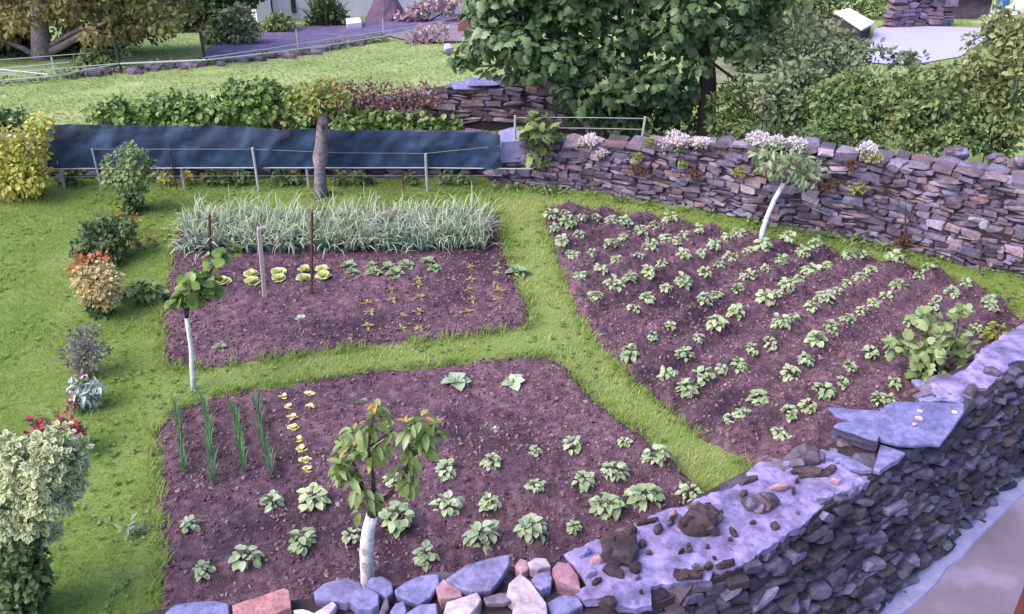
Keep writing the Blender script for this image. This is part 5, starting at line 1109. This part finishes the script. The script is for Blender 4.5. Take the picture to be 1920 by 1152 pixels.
shrub_px('light_shrub', 'lighter yellow-green shrub right of the broad mid green one', [(1690, 175, 0, 34), (1735, 150, .1, 30), (1700, 205, -.1, 42), (1750, 195, -.1, 44), (1700, 245, -.3, 36), (1755, 240, -.3, 38), (1790, 170, 0, 36), (1720, 275, -.35, 22)], 14.6, 4000, (.06, .13), M['mixgreen'], ng='lightgreen')
shrub_px('tall_shrub', 'tall leafy shrub at the right edge rising to the lane', [(1850, 90, .2, 40), (1890, 60, .2, 42), (1830, 130, .1, 42), (1880, 130, 0, 48), (1920, 100, 0, 50), (1850, 180, -.1, 46), (1900, 190, -.1, 50), (1840, 225, -.2, 34), (1900, 235, -.2, 36), (1870, 40, .3, 24), (1960, 150, 0, 60)], 14.4, 5600, (.06, .13), M['mixgreen2'], ng='palenew')
shrub_px('dark_under_shrub', 'dark low growth between the bushes and the wall top', [(1500, 265, 0, 26), (1560, 270, 0, 26), (1640, 280, 0, 22), (1760, 275, 0, 26), (1820, 265, 0, 30), (1880, 275, 0, 28), (1450, 255, 0, 24), (1400, 255, 0, 22)], 14.0, 2200, (.07, .12), M['dkgreen'], zs=.8)
shrub_px('twiggy_shrub', 'tall thin greyish weeds above the loose grey-green shrub', [(1480, 90, .3, 40), (1520, 110, .2, 40), (1550, 70, .3, 34), (1560, 120, .1, 36), (1600, 100, .2, 30), (1500, 50, .4, 30), (1640, 110, .1, 26), (1580, 140, 0, 30), (1680, 110, .1, 18), (1720, 120, .1, 22)], 16.3, 2200, (.08, .14), M['dullgreen'], kw=dict(outward=.9, droop=-.2))
# second far wall heap of rubble at the right edge
L = []
for k in range(60):
    px, py = R_.uniform(1780, 1960), R_.uniform(285, 345); 
    c = PY(px, py + (px-1800)*.1, 13.6-(px-1800)*.006); s_ = R_.uniform(.08, .2); L.append((c, eul(*R_.uniform(-.4, .4, 3)), (s_*1.4, s_, s_*.7)))
rt = thing('rubble_heap', 'heap of loose stones under the tall shrub at the right edge', 'rubble', (6.6, 13.3, 0)); place_stones(L, rt, 'stone')
# ------------------------------------------------------------------ flowers and tufts on the right wall
M['moss'] = leafm('yellow_moss_tuft', [(.25, .27, .07), (.33, .34, .1), (.2, .22, .06)], rough=.8, trans=.1)
M['rustmoss'] = leafm('rusty_moss', [(.13, .055, .03), (.18, .08, .04), (.1, .05, .04)], rough=.9, trans=.1)
def wallp(px, py):   # a point on the wall face
    s_ = np.interp(px, [q_[0] for q_ in bw_px], np.arange(len(bw_px))); k = int(s_); f = s_-k
    Yb = BW[k][1]*(1-f)+BW[min(k+1, len(BW)-1)][1]*f; return PY(px, py, Yb-.05)
fl = [(1105, 268, 14, 'small cluster of white flowers on the wall top, leftmost'), (1270, 268, 22, 'large white flower clump on the wall top near the leaning wire post'), (1315, 270, 14, 'compact round white flower head right of the large white clump'), (1424, 264, 17, 'pinkish white flower clump above the curved sapling, left part'), (1455, 270, 15, 'white flower clump above the middle of the curved sapling crown'), (1490, 272, 16, 'white flower clump above the right of the curved sapling crown'), (1628, 285, 15, 'pale pink flower clump over the yellow moss tuft on the wall'), (1130, 290, 8, 'tiny white flowers just below the wall top, left part')]
for x, y, r, lab in fl:
    p = wallp(x, y); p[1] += .05; r *= 1.1; bl_ = clumps(p, [r/pxm(p)*1.15, r/pxm(p)*.8, r/pxm(p)*.75], 9, .42, -.2); rt = thing('flower_clump', lab, 'flowers', tuple(p-(0, 0, .1)), 'flower clumps on the stone wall')
    g = Geo(); leaves(g, bl_, 420, (.03, .06), T_SM, .9, -.3, .5, .4); g.build('blooms', M['whitefl'], rt, kind='stuff')
    b2 = bl_.copy(); b2[:, 2] -= r/pxm(p)*.6; g = Geo(); leaves(g, b2, 60, (.03, .06), T_OV); g.build('leaves', M['midgreen'], rt, kind='stuff')
tf = [(1222, 268, 14, 'moss', 'yellow-green tuft on the wall beside the leaning wire post'), (1190, 298, 14, 'moss', 'yellow tuft hanging on the wall below the leaning wire post'), (1280, 308, 10, 'moss', 'dull moss tuft on the wall below the large white flowers'), (1640, 295, 17, 'moss', 'domed yellow-green moss cushion under the pale pink flowers'), (1606, 355, 17, 'moss', 'round moss cushion on the middle of the wall face'), (1385, 325, 13, 'moss', 'yellowish flowering tuft left of the curved sapling crown'), (1018, 306, 10, 'moss', 'small yellow tuft low on the left part of the wall'), (1195, 320, 20, 'rustmoss', 'rusty brown patch of dead plants below the yellow tuft'), (1290, 325, 24, 'rustmoss', 'larger rusty brown patch of dead plants on the wall'), (1560, 350, 22, 'rustmoss', 'rusty growth on the wall left of the round moss cushion'), (1600, 312, 16, 'rustmoss', 'rusty growth under the moss cushion on the wall top'), (1445, 330, 12, 'rustmoss', 'dark red plant behind the left of the sapling crown'), (1690, 455, 16, 'rustmoss', 'brown withered plants by the thin dark stake'), (1025, 282, 10, 'midgreen', 'green fern tuft under the fig sapling')]
for x, y, r, mk, lab in tf:
    p = wallp(x, y); k = r/pxm(p); bl_ = clumps(p, [k, k*.5, k*.75], 8, .42, -.6); rt = thing('wall_tuft', lab, 'plant', tuple(p), 'tufts growing on the stone wall'); g = Geo(); leaves(g, bl_, 170, (.025, .06), [T_SM, T_CHERRY[2]], .9, .2, .4, .3); g.build('foliage', M[mk], rt, kind='stuff')
# weeds along the wall foot and under the netting
g = Geo(); bl_ = []
for k in range(70):
    u = R_.random(); q_ = BW[0]+(BW[-1]-BW[0])*u; s_ = u*bd[-1]; q_ = np.array([np.interp(s_, bd, BW[:, 0]), np.interp(s_, bd, BW[:, 1])]); r = R_.uniform(.05, .12); bl_.append([q_[0]+R_.normal(0, .05), q_[1]-.12-R_.random()*.1, .05, r, r, r*.8])
leaves(g, np.array(bl_), 900, (.05, .1), [T_OV, T_CHERRY[2]]); tag(g.build('wall_foot_weeds', M['midgreen']), 'weeds along the foot of the right stone wall', 'weeds', kind='stuff')
ul = [(310, 345, 12, 'gold'), (352, 343, 9, 'gold'), (395, 340, 14, 'midgreen'), (420, 335, 12, 'midgreen'), (455, 335, 14, 'midgreen'), (530, 335, 14, 'midgreen'), (550, 345, 12, 'lightgreen'), (640, 340, 12, 'midgreen'), (665, 335, 12, 'lightgreen'), (690, 345, 12, 'midgreen'), (770, 340, 12, 'midgreen'), (838, 335, 12, 'lightgreen'), (140, 335, 20, 'dkgreen'), (870, 342, 10, 'lightgreen'), (120, 345, 16, 'midgreen'), (205, 340, 14, 'midgreen')]
for i, (x, y, r, mk) in enumerate(sorted(ul)):
    p = PY(x, y, 15.1); k = r/pxm(p); bl_ = clumps((p[0], p[1], max(.12, p[2])), [k, k*.8, k*1.1], 7, .45, -.6); rt = thing('fence_weed', {'gold': 'yellow-leaved', 'midgreen': 'green', 'lightgreen': 'light green', 'dkgreen': 'dark green'}[mk]+f' plant under the netting, {disp(i)} of these from the left', 'plant', (p[0], p[1], 0), 'plants growing under the netting'); g = Geo(); leaves(g, bl_, 90, (.06, .11), T_OV); g.build('foliage', M[mk], rt, kind='stuff'); branchy(np.array([p[0], p[1], 0]), bl_[:4, :3], .006, M['pstem'], rt)
# ------------------------------------------------------------------ hedge behind the netting
M['ivy'] = leafm('ivy_leaf', [(.1, .16, .04), (.16, .24, .06), (.24, .33, .09), (.13, .19, .05), (.34, .42, .18)], rough=.4, spec=.4, trans=.25)
M['redshrub'] = leafm('dull_red_leaf', [(.16, .06, .07), (.24, .09, .1), (.12, .07, .06), (.3, .15, .15), (.15, .13, .06)], rough=.6, trans=.2)
shrub_px('ivy_hedge', 'low light ivy hedge on the wall behind the left half of the netting', [(190, 218, 0, 22), (225, 212, 0, 24), (265, 210, 0, 24), (300, 208, 0, 24), (340, 208, 0, 24), (375, 205, 0, 24), (240, 228, -.2, 24), (300, 228, -.2, 24), (360, 228, -.2, 24), (210, 195, .2, 12), (290, 190, .2, 14), (330, 188, .2, 14)], 17.9, 2200, (.08, .14), M['ivy'], [T_OV, T_POT[2]])
shrub_px('ivy_mound', 'taller dark ivy mound left of the pollarded tree crown', [(420, 195, 0, 28), (460, 185, 0, 28), (500, 185, 0, 28), (440, 215, -.2, 28), (490, 215, -.2, 28), (540, 200, 0, 28), (560, 225, -.2, 26), (520, 175, .2, 18), (400, 215, 0, 24), (450, 165, .3, 18), (500, 165, .3, 14)], 17.8, 2300, (.08, .14), M['ivy'], [T_OV, T_POT[2]])
shrub_px('red_shrub', 'dull red shrub along the field edge right of the pollarded tree', [(640, 170, .1, 22), (680, 172, .1, 24), (720, 178, .1, 24), (760, 178, .1, 22), (800, 175, .1, 18), (660, 195, 0, 24), (700, 200, 0, 24), (740, 205, 0, 24), (780, 200, 0, 20), (620, 175, .1, 16), (820, 190, 0, 14)], 18.0, 2000, (.05, .1), M['redshrub'])
shrub_px('green_undergrowth', 'dark green undergrowth below the dull red shrub', [(620, 215, 0, 24), (660, 225, 0, 24), (700, 228, 0, 22), (740, 230, 0, 20), (780, 230, 0, 20), (820, 235, 0, 16), (850, 238, 0, 14), (640, 200, .1, 20)], 17.6, 1200, (.08, .14), M['ivy'], [T_OV, T_POT[2]])
p = PY(955, 250, 15.9); rt = slab('grey_block', [(935, 245), (960, 238), (985, 240), (985, 262), (940, 265)], .85, .4, M['kerb'], None, 'pale block behind the right end of the netting', 'block', (0, 0), .02)

# ------------------------------------------------------------------ far background
M['lane'] = surf('mauve_lane', [(.3, (.1, .07, .15)), (.55, (.15, .11, .215)), (.75, (.23, .18, .31))], 2.2, 8, .95, 6, 1.0, .08)
def sheet(name, pxs, m, lift=.03, kind='structure'):
    P = [T(*q_)+np.array([0, 0, lift]) for q_ in pxs]; g = Geo(); P = np.array(P); ar = sum(P[i-1][0]*P[i][1]-P[i][0]*P[i-1][1] for i in range(len(P)))
    if ar < 0: P = P[::-1]
    g.add(P, [tuple(range(len(P)))]); return tag(g.build(name, m), kind=kind)
sheet('lane', LANE_PX, M['lane'])
M['concp'] = surf('pale_concrete', [(.36, .32, .5), (.48, .44, .62)], .9, 5, .85, 20, .2, .01)
sheet('concrete_yard', CONC_PX, M['concp'])
M['pinksoil'] = surf('pinkish_bank', [(.2, .13, .17), (.32, .23, .27)], 1.5, 6, .95, 10, .6, .05)
M['dullbank'] = surf('weedy_bank', [(.3, (.15, .16, .09)), (.5, (.22, .22, .13)), (.7, (.27, .24, .2))], 1.5, 7, .95, 8, .9, .08)
sheet('bank', [(720, 68), (800, 56), (905, 44), (960, 70), (900, 80), (780, 82)], M['pinksoil'], .05)
sheet('bank', [(1330, 160), (1340, 60), (1480, 30), (1600, 40), (1620, 118), (1500, 150)], M['dullbank'], .04)
# rail fence along the field
RF = thing('rail_fence', 'old fence of pale pipes and wire along the far edge of the field', 'fence', tuple(T(228, 140)))
for px, py, h_ in [(-10, 152, .9), (105, 142, .5), (228, 138, 1.0), (385, 118, .9), (560, 98, .7), (720, 75, .7), (865, 60, .8)]:
    p = T(px, py); g = Geo(); g.add(*tube([p-(0, 0, .1), p+(0, 0, h_)], .045 if px in (228, 385) else .025, 6)); g.build('post', M['dbark' if px in (228, 385) else 'pipe'], RF)
def farpt(px, py, lift): 
    d = ray(px, py); k = 10.
    for _ in range(60): k = .6*k+.4*((H(d[1]*k)+lift-CAMH)/d[2])
    return d*k+np.array([0, 0, CAMH])
for pts, r in (([(-10, 152), (100, 143), (225, 119)], .03), ([(-10, 138), (100, 130), (225, 119), (385, 112)], .025), ([(-10, 130), (60, 124), (130, 117)], .03), ([(0, 130), (90, 140)], .03), ([(-10, 113), (60, 108), (150, 101), (230, 92)], .018), ([(225, 120), (385, 113), (500, 100), (620, 84), (720, 68), (800, 52), (866, 44)], .03), ([(385, 108), (500, 92), (640, 70), (780, 50), (865, 32)], .02), ([(740, 68), (800, 44), (865, 30)], .03)):
    wirep([farpt(a, b_, .45) for a, b_ in pts], r*.6, 'pipe', RF, 'rail')
L = []
for k in range(85):
    f = R_.random(); px = 130+f*560; py = np.interp(px, [0, 230, 385, 560, 720], [160, 136, 123, 103, 78])+R_.normal(0, 2); c = T(px, py); s_ = R_.uniform(.12, .32); L.append((c+(0, 0, s_*.15), eul(*R_.uniform(-.3, .3, 3)), (s_*1.5, s_, s_*.8)))
rt = thing('field_edge_stones', 'row of dark half-buried edging stones below the pale rail fence', 'stones', tuple(T(400, 122))); place_stones(L, rt, 'stone_dark', 'edging_stone')
g = Geo(); bl_ = []
for k in range(60): px = R_.uniform(0, 740); py = np.interp(px, [0, 230, 385, 560, 720], [160, 137, 122, 102, 77]); c = T(px, py); r = R_.uniform(.15, .3); bl_.append([*c, r*1.5, r, r*.8])
leaves(g, np.array(bl_), 1800, (.1, .2), [T_SM, T_CHERRY[2]]); tag(g.build('field_edge_weeds', M['dullgreen']), 'dull green weeds along the far edge of the field', 'weeds', kind='stuff')
# big tree at the left
M['autumn'] = leafm('olive_brown_leaf', [(.2, .21, .07), (.27, .26, .1), (.14, .16, .05), (.31, .26, .11), (.22, .25, .09)], rough=.6, trans=.35, patch=(.34, .25, .11), pscale=.35)
b = T(78, 112); Yt = b[1]; rt = thing('broadleaf_tree', 'big olive-brown leaved tree with grey trunk at the upper left', 'tree', tuple(b))
g = Geo(); g.add(*tube([b-(0, 0, .2), P_(77, 90), P_(74, 50), P_(72, 10), P_(70, -60), P_(75, -160)], [.34, .28, .25, .23, .2, .12], 10, rough=.06)); g.build('trunk', M['bark'], rt, smooth=True)
g = Geo()
for pl, r0 in (([P_(84, 102), P_(120, 85), P_(160, 60), P_(190, 35), P_(215, 0)], .13), ([P_(84, 92), P_(110, 75), P_(150, 55), P_(200, 45)], .09), ([P_(70, 108), P_(45, 92), P_(10, 78), P_(-40, 60)], .1), ([P_(73, 30), P_(100, 10), P_(130, -30)], .12), ([P_(72, 20), P_(30, -20), P_(-20, -60)], .12), ([P_(215, 0), P_(260, -60)], .06), ([P_(75, -60), P_(150, -120)], .1)): g.add(*tube(pl, np.linspace(r0, r0*.4, len(pl)), 7))
g.build('branches', M['bark'], rt, smooth=True)
bl_ = []
for k in range(130):
    px = R_.uniform(-80, 345); py = R_.uniform(-200, 105)
    if py > 20 and abs(px-78) < 28: continue
    if py > np.interp(px, [-80, 0, 60, 120, 200, 260, 330, 350], [80, 85, 70, 85, 90, 85, 60, 30]): continue
    p = P_(px, py, R_.uniform(-1.5, 2.5)); r = R_.uniform(.4, .8); bl_.append([*p, r, r, r*.7])
g = Geo(); leaves(g, np.array(bl_), 19000, (.12, .23), [T_SM, T_OV], .5, .3, .5, .2); g.build('crown', M['autumn'], rt, kind='stuff')
def far_shrub(name, label, L, base_px, n, size, m, tm=None, cat='shrub', kw={}):
    b_ = T(*base_px); bl_ = pxblobs(L, b_[1]); return bush(name, label, cat, tuple(b_), bl_, n, size, tm or [T_SM, T_OV], m, None, 5, .04, kw=kw)
far_shrub('dark_hedge', 'dark hedge in the shade behind the big left tree', [(0, 95, .5, 26), (35, 95, .5, 24), (130, 95, .5, 22), (-40, 90, .5, 30), (60, 80, 1, 24), (20, 60, 1, 30), (150, 75, 1, 26), (210, 70, 1, 26)], (60, 108), 3500, (.15, .28), M['dkgreen'])
far_shrub('pale_bush', 'pale green bush on the field edge right of the big left tree', [(165, 110, 0, 16), (185, 105, 0, 18), (205, 112, 0, 14), (230, 92, .3, 14), (150, 118, 0, 10)], (185, 125), 600, (.1, .2), M['lightgreen'])
far_shrub('dark_trees', 'dark trees filling the top between the left tree and the white house', [(360, 20, 1, 34), (400, 5, 1, 36), (440, -5, 1, 36), (340, 50, .5, 26), (310, 70, 0, 22), (380, -40, 1, 44), (460, -40, 1, 44), (270, 75, 0, 20)], (370, 62), 4500, (.16, .3), M['dkgreen'], cat='trees')
far_shrub('bank_bush', 'grey-green bushes on the bank left of the white house', [(420, 45, .5, 24), (450, 35, .5, 24), (470, 60, .3, 18), (400, 65, .3, 20), (440, 70, .2, 18)], (440, 85), 900, (.14, .26), M['dullgreen'])
far_shrub('house_bush', 'rounded green bush against the white house wall', [(520, 40, 0, 18), (535, 45, 0, 16), (508, 48, 0, 14)], (521, 60), 500, (.12, .2), M['lightgreen'])
far_shrub('weedy_growth', 'rough grey-green weeds on the bank right of the fig tree', [(1400, 110, 0, 26), (1440, 100, 0, 26), (1380, 80, .3, 26), (1430, 65, .5, 26), (1480, 80, .3, 24), (1460, 130, -.3, 24), (1520, 60, .5, 22), (1560, 75, .3, 20), (1410, 140, -.3, 22)], (1450, 135), 2600, (.1, .2), M['dullgreen'], kw=dict(outward=.9, droop=-.2))
# white house
hb0, hb1 = T(478, 40), T(790, 27); hz = min(hb0[2], hb1[2])-.3; hd = (hb1-hb0); hd[2] = 0; hl = np.linalg.norm(hd); hd = hd/hl; hn = np.array([-hd[1], hd[0], 0]); hm = (hb0+hb1)/2
M['white'] = surf('whitewashed_wall', [(.3, (.6, .5, .6)), (.6, (.74, .68, .78))], 1.2, 6, .9, 20, .3, .01)
M['roof'] = surf('slate_roof', [(.1, .09, .12), (.17, .15, .2)], 3, 5, .8, 12, .5, .02)
rt = thing('white_house', 'whitewashed house wall at the top behind the lane', 'house', (hm[0], hm[1], hz)); ang = math.atan2(hd[1], hd[0])
c = hm+hn*3; g = Geo(); g.add(*box((c[0], c[1], hz+2.2), (hl, 6, 4.4), ang)); g.build('wall', M['white'], rt)
g = Geo(); V = []
for s_, f in ((-.53, 0), (.53, 0)):
    for o_, z_ in ((-.4, 4.3), (3, 6.0), (6.4, 4.3)): q_ = hm+hd*hl*s_+hn*o_; V += [(q_[0], q_[1], hz+z_), (q_[0], q_[1], hz+z_+.15)]
g.add(V, [(1, 7, 9, 3), (3, 9, 11, 5), (0, 2, 8, 6), (2, 4, 10, 8), (0, 6, 7, 1), (4, 5, 11, 10), (0, 1, 3, 2), (2, 3, 5, 4), (6, 8, 9, 7), (8, 10, 11, 9)]); g.build('roof', M['roof'], rt)
q_ = hb0+hd*(hl*.1)-hn*.08; g = Geo(); g.add(*tube([(q_[0], q_[1], hz-.2), (q_[0], q_[1], hz+4.2)], .07, 6)); g.build('downpipe', M['dbark'], rt)
for f, z_, sx, sz_ in ((.23, 1.05, .18, .5), (.23, 2.6, .9, 1.1), (.6, 2.6, .9, 1.1)):
    q_ = hb0+hd*(hl*f)-hn*.03; g = Geo(); g.add(*box((q_[0], q_[1], hz+z_), (sx, .1, sz_), ang)); wdw = g.build('window', M['dbark'], rt)
g = Geo(); q_ = hb0+hd*(hl*.05)-hn*.25; g.add(*box((q_[0], q_[1], hz+1.6), (hl*.085, .5, 3.4), ang)); g.build('buttress', M['white'], rt)
# strappy plant, heap, block, pink shrubs
b = T(615, 48); rt = thing('strappy_plant', 'dark strappy-leaved plant in front of the white house', 'plant', tuple(b)); g = Geo(); TS = [strap_t(5, .6, .06, .4), strap_t(5, 1.2, .06, .7), strap_t(5, .2, .06, .1)]
for i in range(3): g.many(TS[i], zrot(26), np.tile(b, (26, 1))+R_.normal(0, .25, (26, 3))*np.array([1, .4, .0]), R_.uniform(.9, 1.6, 26))
g.build('leaves', M['dkgreen'], rt); g = Geo(); leaves(g, pxblobs([(600, 30, 0, 16), (625, 25, 0, 18), (640, 35, 0, 14), (585, 40, 0, 10)], b[1]), 350, (.15, .28), T_SM); g.build('lower_leaves', M['dkgreen'], rt, kind='stuff')
M['heap'] = surf('mauve_heap', [(.1, .06, .1), (.2, .13, .19)], 4, 6, .95, 12, .8, .06)
b = T(725, 38); g = Geo(); V = []; Fc = []
for j in range(7):
    for i in range(16): a = i/16*6.283; r = .85*(1-j/6.2)**.8*(1+.18*(vn(i*1.3, j*1.1, 5)-.5)); V.append((b[0]+r*math.cos(a), b[1]+r*math.sin(a), b[2]+j/6*1.5))
Fc = [(j*16+i, j*16+(i+1) % 16, (j+1)*16+(i+1) % 16, (j+1)*16+i) for j in range(6) for i in range(16)]+[tuple(range(96, 112))]; g.add(V, Fc)
tag(g.build('brushwood_heap', M['heap']), 'conical purple-brown heap before the white house', 'heap')
slab('white_block', [(648, 34), (675, 32), (678, 42), (650, 45)], float(T(662, 45)[2])+.4, .45, M['white'], None, 'small white block at the edge of the lane before the house', 'block')
slab('white_stone', [(832, 84), (842, 82), (850, 90), (834, 95)], float(T(840, 96)[2])+.25, .25, M['pale'], None, 'white stone lying alone in the field by the fig tree', 'stone', (0, 0), .02, .05)
M['pinkfl'] = leafm('pink_blossom', [(.5, .32, .4), (.6, .42, .52), (.4, .22, .28), (.3, .28, .18)], trans=.25)
far_shrub('pink_shrub', 'dry pinkish shrub on the bank below the lane', [(775, 74, 0, 12), (800, 68, 0, 14), (825, 62, 0, 14), (790, 60, .3, 10)], (800, 82), 450, (.08, .2), M['pinkfl'], [T_CHERRY[2], T_SM], kw=dict(outward=1.2, droop=-.3))
far_shrub('pink_blossom', 'pink blossoming shrub at the top left of the fig tree', [(790, 15, 0, 16), (815, 5, 0, 16), (770, 25, 0, 14), (840, 15, .3, 18), (860, 5, .3, 18), (750, 35, 0, 10)], (800, 42), 700, (.1, .22), M['pinkfl'])
M['redwall'] = surf('red_brown_boards', [(.2, .09, .1), (.27, .13, .13)], 3, 5, .9, 20, .3)
b = T(885, 62); rt = thing('red_shed', 'low red-brown boarded hutch left of the fig tree', 'hutch', tuple(b)); g = Geo(); g.add(*box(b+(0.2, .4, .3), (1.4, .7, .7))); g.build('wall', M['redwall'], rt); g = Geo(); g.add(*box(b+(0.2, .4, .69), (1.6, .9, .06), 0, (.08, 0))); g.build('roof', M['roof'], rt)
# right background: white lidded hutch, boulders, car, barrel
b = T(1600, 62); rt = thing('white_roofed_hutch', 'small hut with a white sheet roof above the bushes', 'hutch', tuple(b)); Pp = [farpt(x, y, .5) for x, y in ((1565, 22), (1593, 15), (1640, 42), (1616, 55))]; cc = sum(Pp)/4
g = Geo(); V = [p-(0, 0, .06) for p in Pp]+Pp; g.add(V, [(0, 1, 2, 3), (7, 6, 5, 4), (0, 4, 5, 1), (1, 5, 6, 2), (2, 6, 7, 3), (3, 7, 4, 0)]); g.build('roof', M['white'], rt)
Pq = [cc+(p-cc)*.88 for p in Pp]; g = Geo(); V = [np.array([p[0], p[1], H(p[1])-.1]) for p in Pq]+[p-(0, 0, .06) for p in Pq]; g.add(V, [(0, 4, 5, 1), (1, 5, 6, 2), (2, 6, 7, 3), (3, 7, 4, 0)]); g.build('wall', M['dbark'], rt)
w0, w1 = T(1672, 54), T(1782, 50); pth = np.array([w0[:2], (w0[:2]+w1[:2])/2+(0, .1), w1[:2]])
rt = thing('boulder_wall', 'rough mauve stone wall behind the pale concrete yard', 'wall', tuple(w0)); L = courses(pth, lambda s: w0[2]+1.25, lambda s: w0[2]-.15, (.16, .3), (.25, .6), .5, .06, .12); place_stones(L, rt, 'stone')
far_shrub('top_bushes', 'greenery along the top between the fig tree and the right lane', [(1520, 5, 1, 36), (1560, -10, 1, 40), (1620, -5, 1, 34), (1660, 15, .5, 24), (1480, -20, 1, 50), (1690, -10, 1, 34), (1740, -15, 1.5, 30)], (1580, 40), 1700, (.15, .3), M['midgreen'])
def car(name, label, px, py, ang, m):
    b = T(px, py); rt = thing(name, label, 'car', tuple(b)); Rz = eul(0, 0, ang)
    def lf(prof, w0, w1, nm, mm, inset=0):
        V = []; n = len(prof)
        for s_ in (-1, 1):
            for x, z in prof: ww = (w0 if z < .8 else w1); V.append(Rz@np.array([x, s_*ww, z])+b)
        g = Geo(); g.add(V, [(i, (i+1) % n, n+(i+1) % n, n+i) for i in range(n)]+[tuple(range(n))[::-1], tuple(range(n, 2*n))]); return g.build(nm, mm, rt)
    lf([(-2, .25), (-2.02, .6), (-1.9, .82), (-.9, .92), (1.5, .92), (1.95, .8), (2, .5), (1.95, .25)], .84, .82, 'body', m)
    cab = lf([(-1.25, .9), (-.55, 1.42), (.85, 1.45), (1.55, .92)], .82, .66, 'cabin', m)
    for s_ in (-1, 1):
        V = [Rz@np.array([x, s_*w_, z])+b for x, w_, z in ((-.95, .80, .95), (-.45, .70, 1.36), (.15, .69, 1.38), (.15, .80, .95))]; g = Geo(); g.add(V, [(0, 1, 2, 3)]); g.build('window', M['glass'], rt)
        V = [Rz@np.array([x, s_*w_, z])+b for x, w_, z in ((.25, .80, .95), (.25, .69, 1.38), (.8, .7, 1.38), (1.25, .80, .97))]; g = Geo(); g.add(V, [(0, 1, 2, 3)]); g.build('window', M['glass'], rt)
        for x in (-1.25, 1.25):
            q_ = Rz@np.array([x, s_*.72, .3])+b; ax = Rz@np.array([0, s_*.2, 0]); g = Geo(); g.add(*tube([q_-ax*.5, q_+ax*.65], [.3, .3], 14)); wh = g.build('wheel', M['dbark'], rt); g = Geo(); g.add(*tube([q_+ax*.66, q_+ax*.7], [.18, .17], 12)); g.build('rim', M['pipe'], wh)
    return rt
mg, t, b_ = new_mat('car_glass'); b_.inputs['Base Color'].default_value = (.12, .1, .16, 1); b_.inputs['Roughness'].default_value = .15; M['glass'] = mg
mw, t, b_ = new_mat('white_car_paint'); b_.inputs['Base Color'].default_value = (.5, .47, .55, 1); b_.inputs['Roughness'].default_value = .3; M['carw'] = mw
car('parked_car', 'white parked car cut by the upper right corner', 1950, 62, .5, M['carw'])
b = T(1808, 38); rt = thing('lean_to', 'low open lean-to with a pale roof edge beside the boulder wall', 'shed', tuple(b)); g = Geo(); g.add(*box(b+(0, 1.0, 1.05), (2.6, 2.0, .12), -.15, (.1, 0))); g.build('roof', M['kerb'], rt); g = Geo(); g.add(*box(b+(0, 1.1, .45), (2.3, 1.5, 1.0), -.15)); g.build('wall', M['stone_dark'], rt)
M['blue'] = surf('blue_plastic', [(.06, .16, .4), (.08, .2, .46)], 3, 2, .4, 10, 0)
b = T(1872, 28); rt = thing('blue_barrel', 'blue plastic barrel near the white parked car', 'barrel', tuple(b)); g = Geo(); g.add(*tube([b, b+(0, 0, .1), b+(0, 0, .45), b+(0, 0, .8), b+(0, 0, .88)], [.26, .29, .31, .29, .26], 14)); g.build('body', M['blue'], rt, smooth=True); g = Geo(); g.add(*tube([b+(0, 0, .88), b+(0, 0, .92)], [.24, .23], 14)); g.build('lid', M['blue'], rt)
print('objects', len(bpy.data.objects))
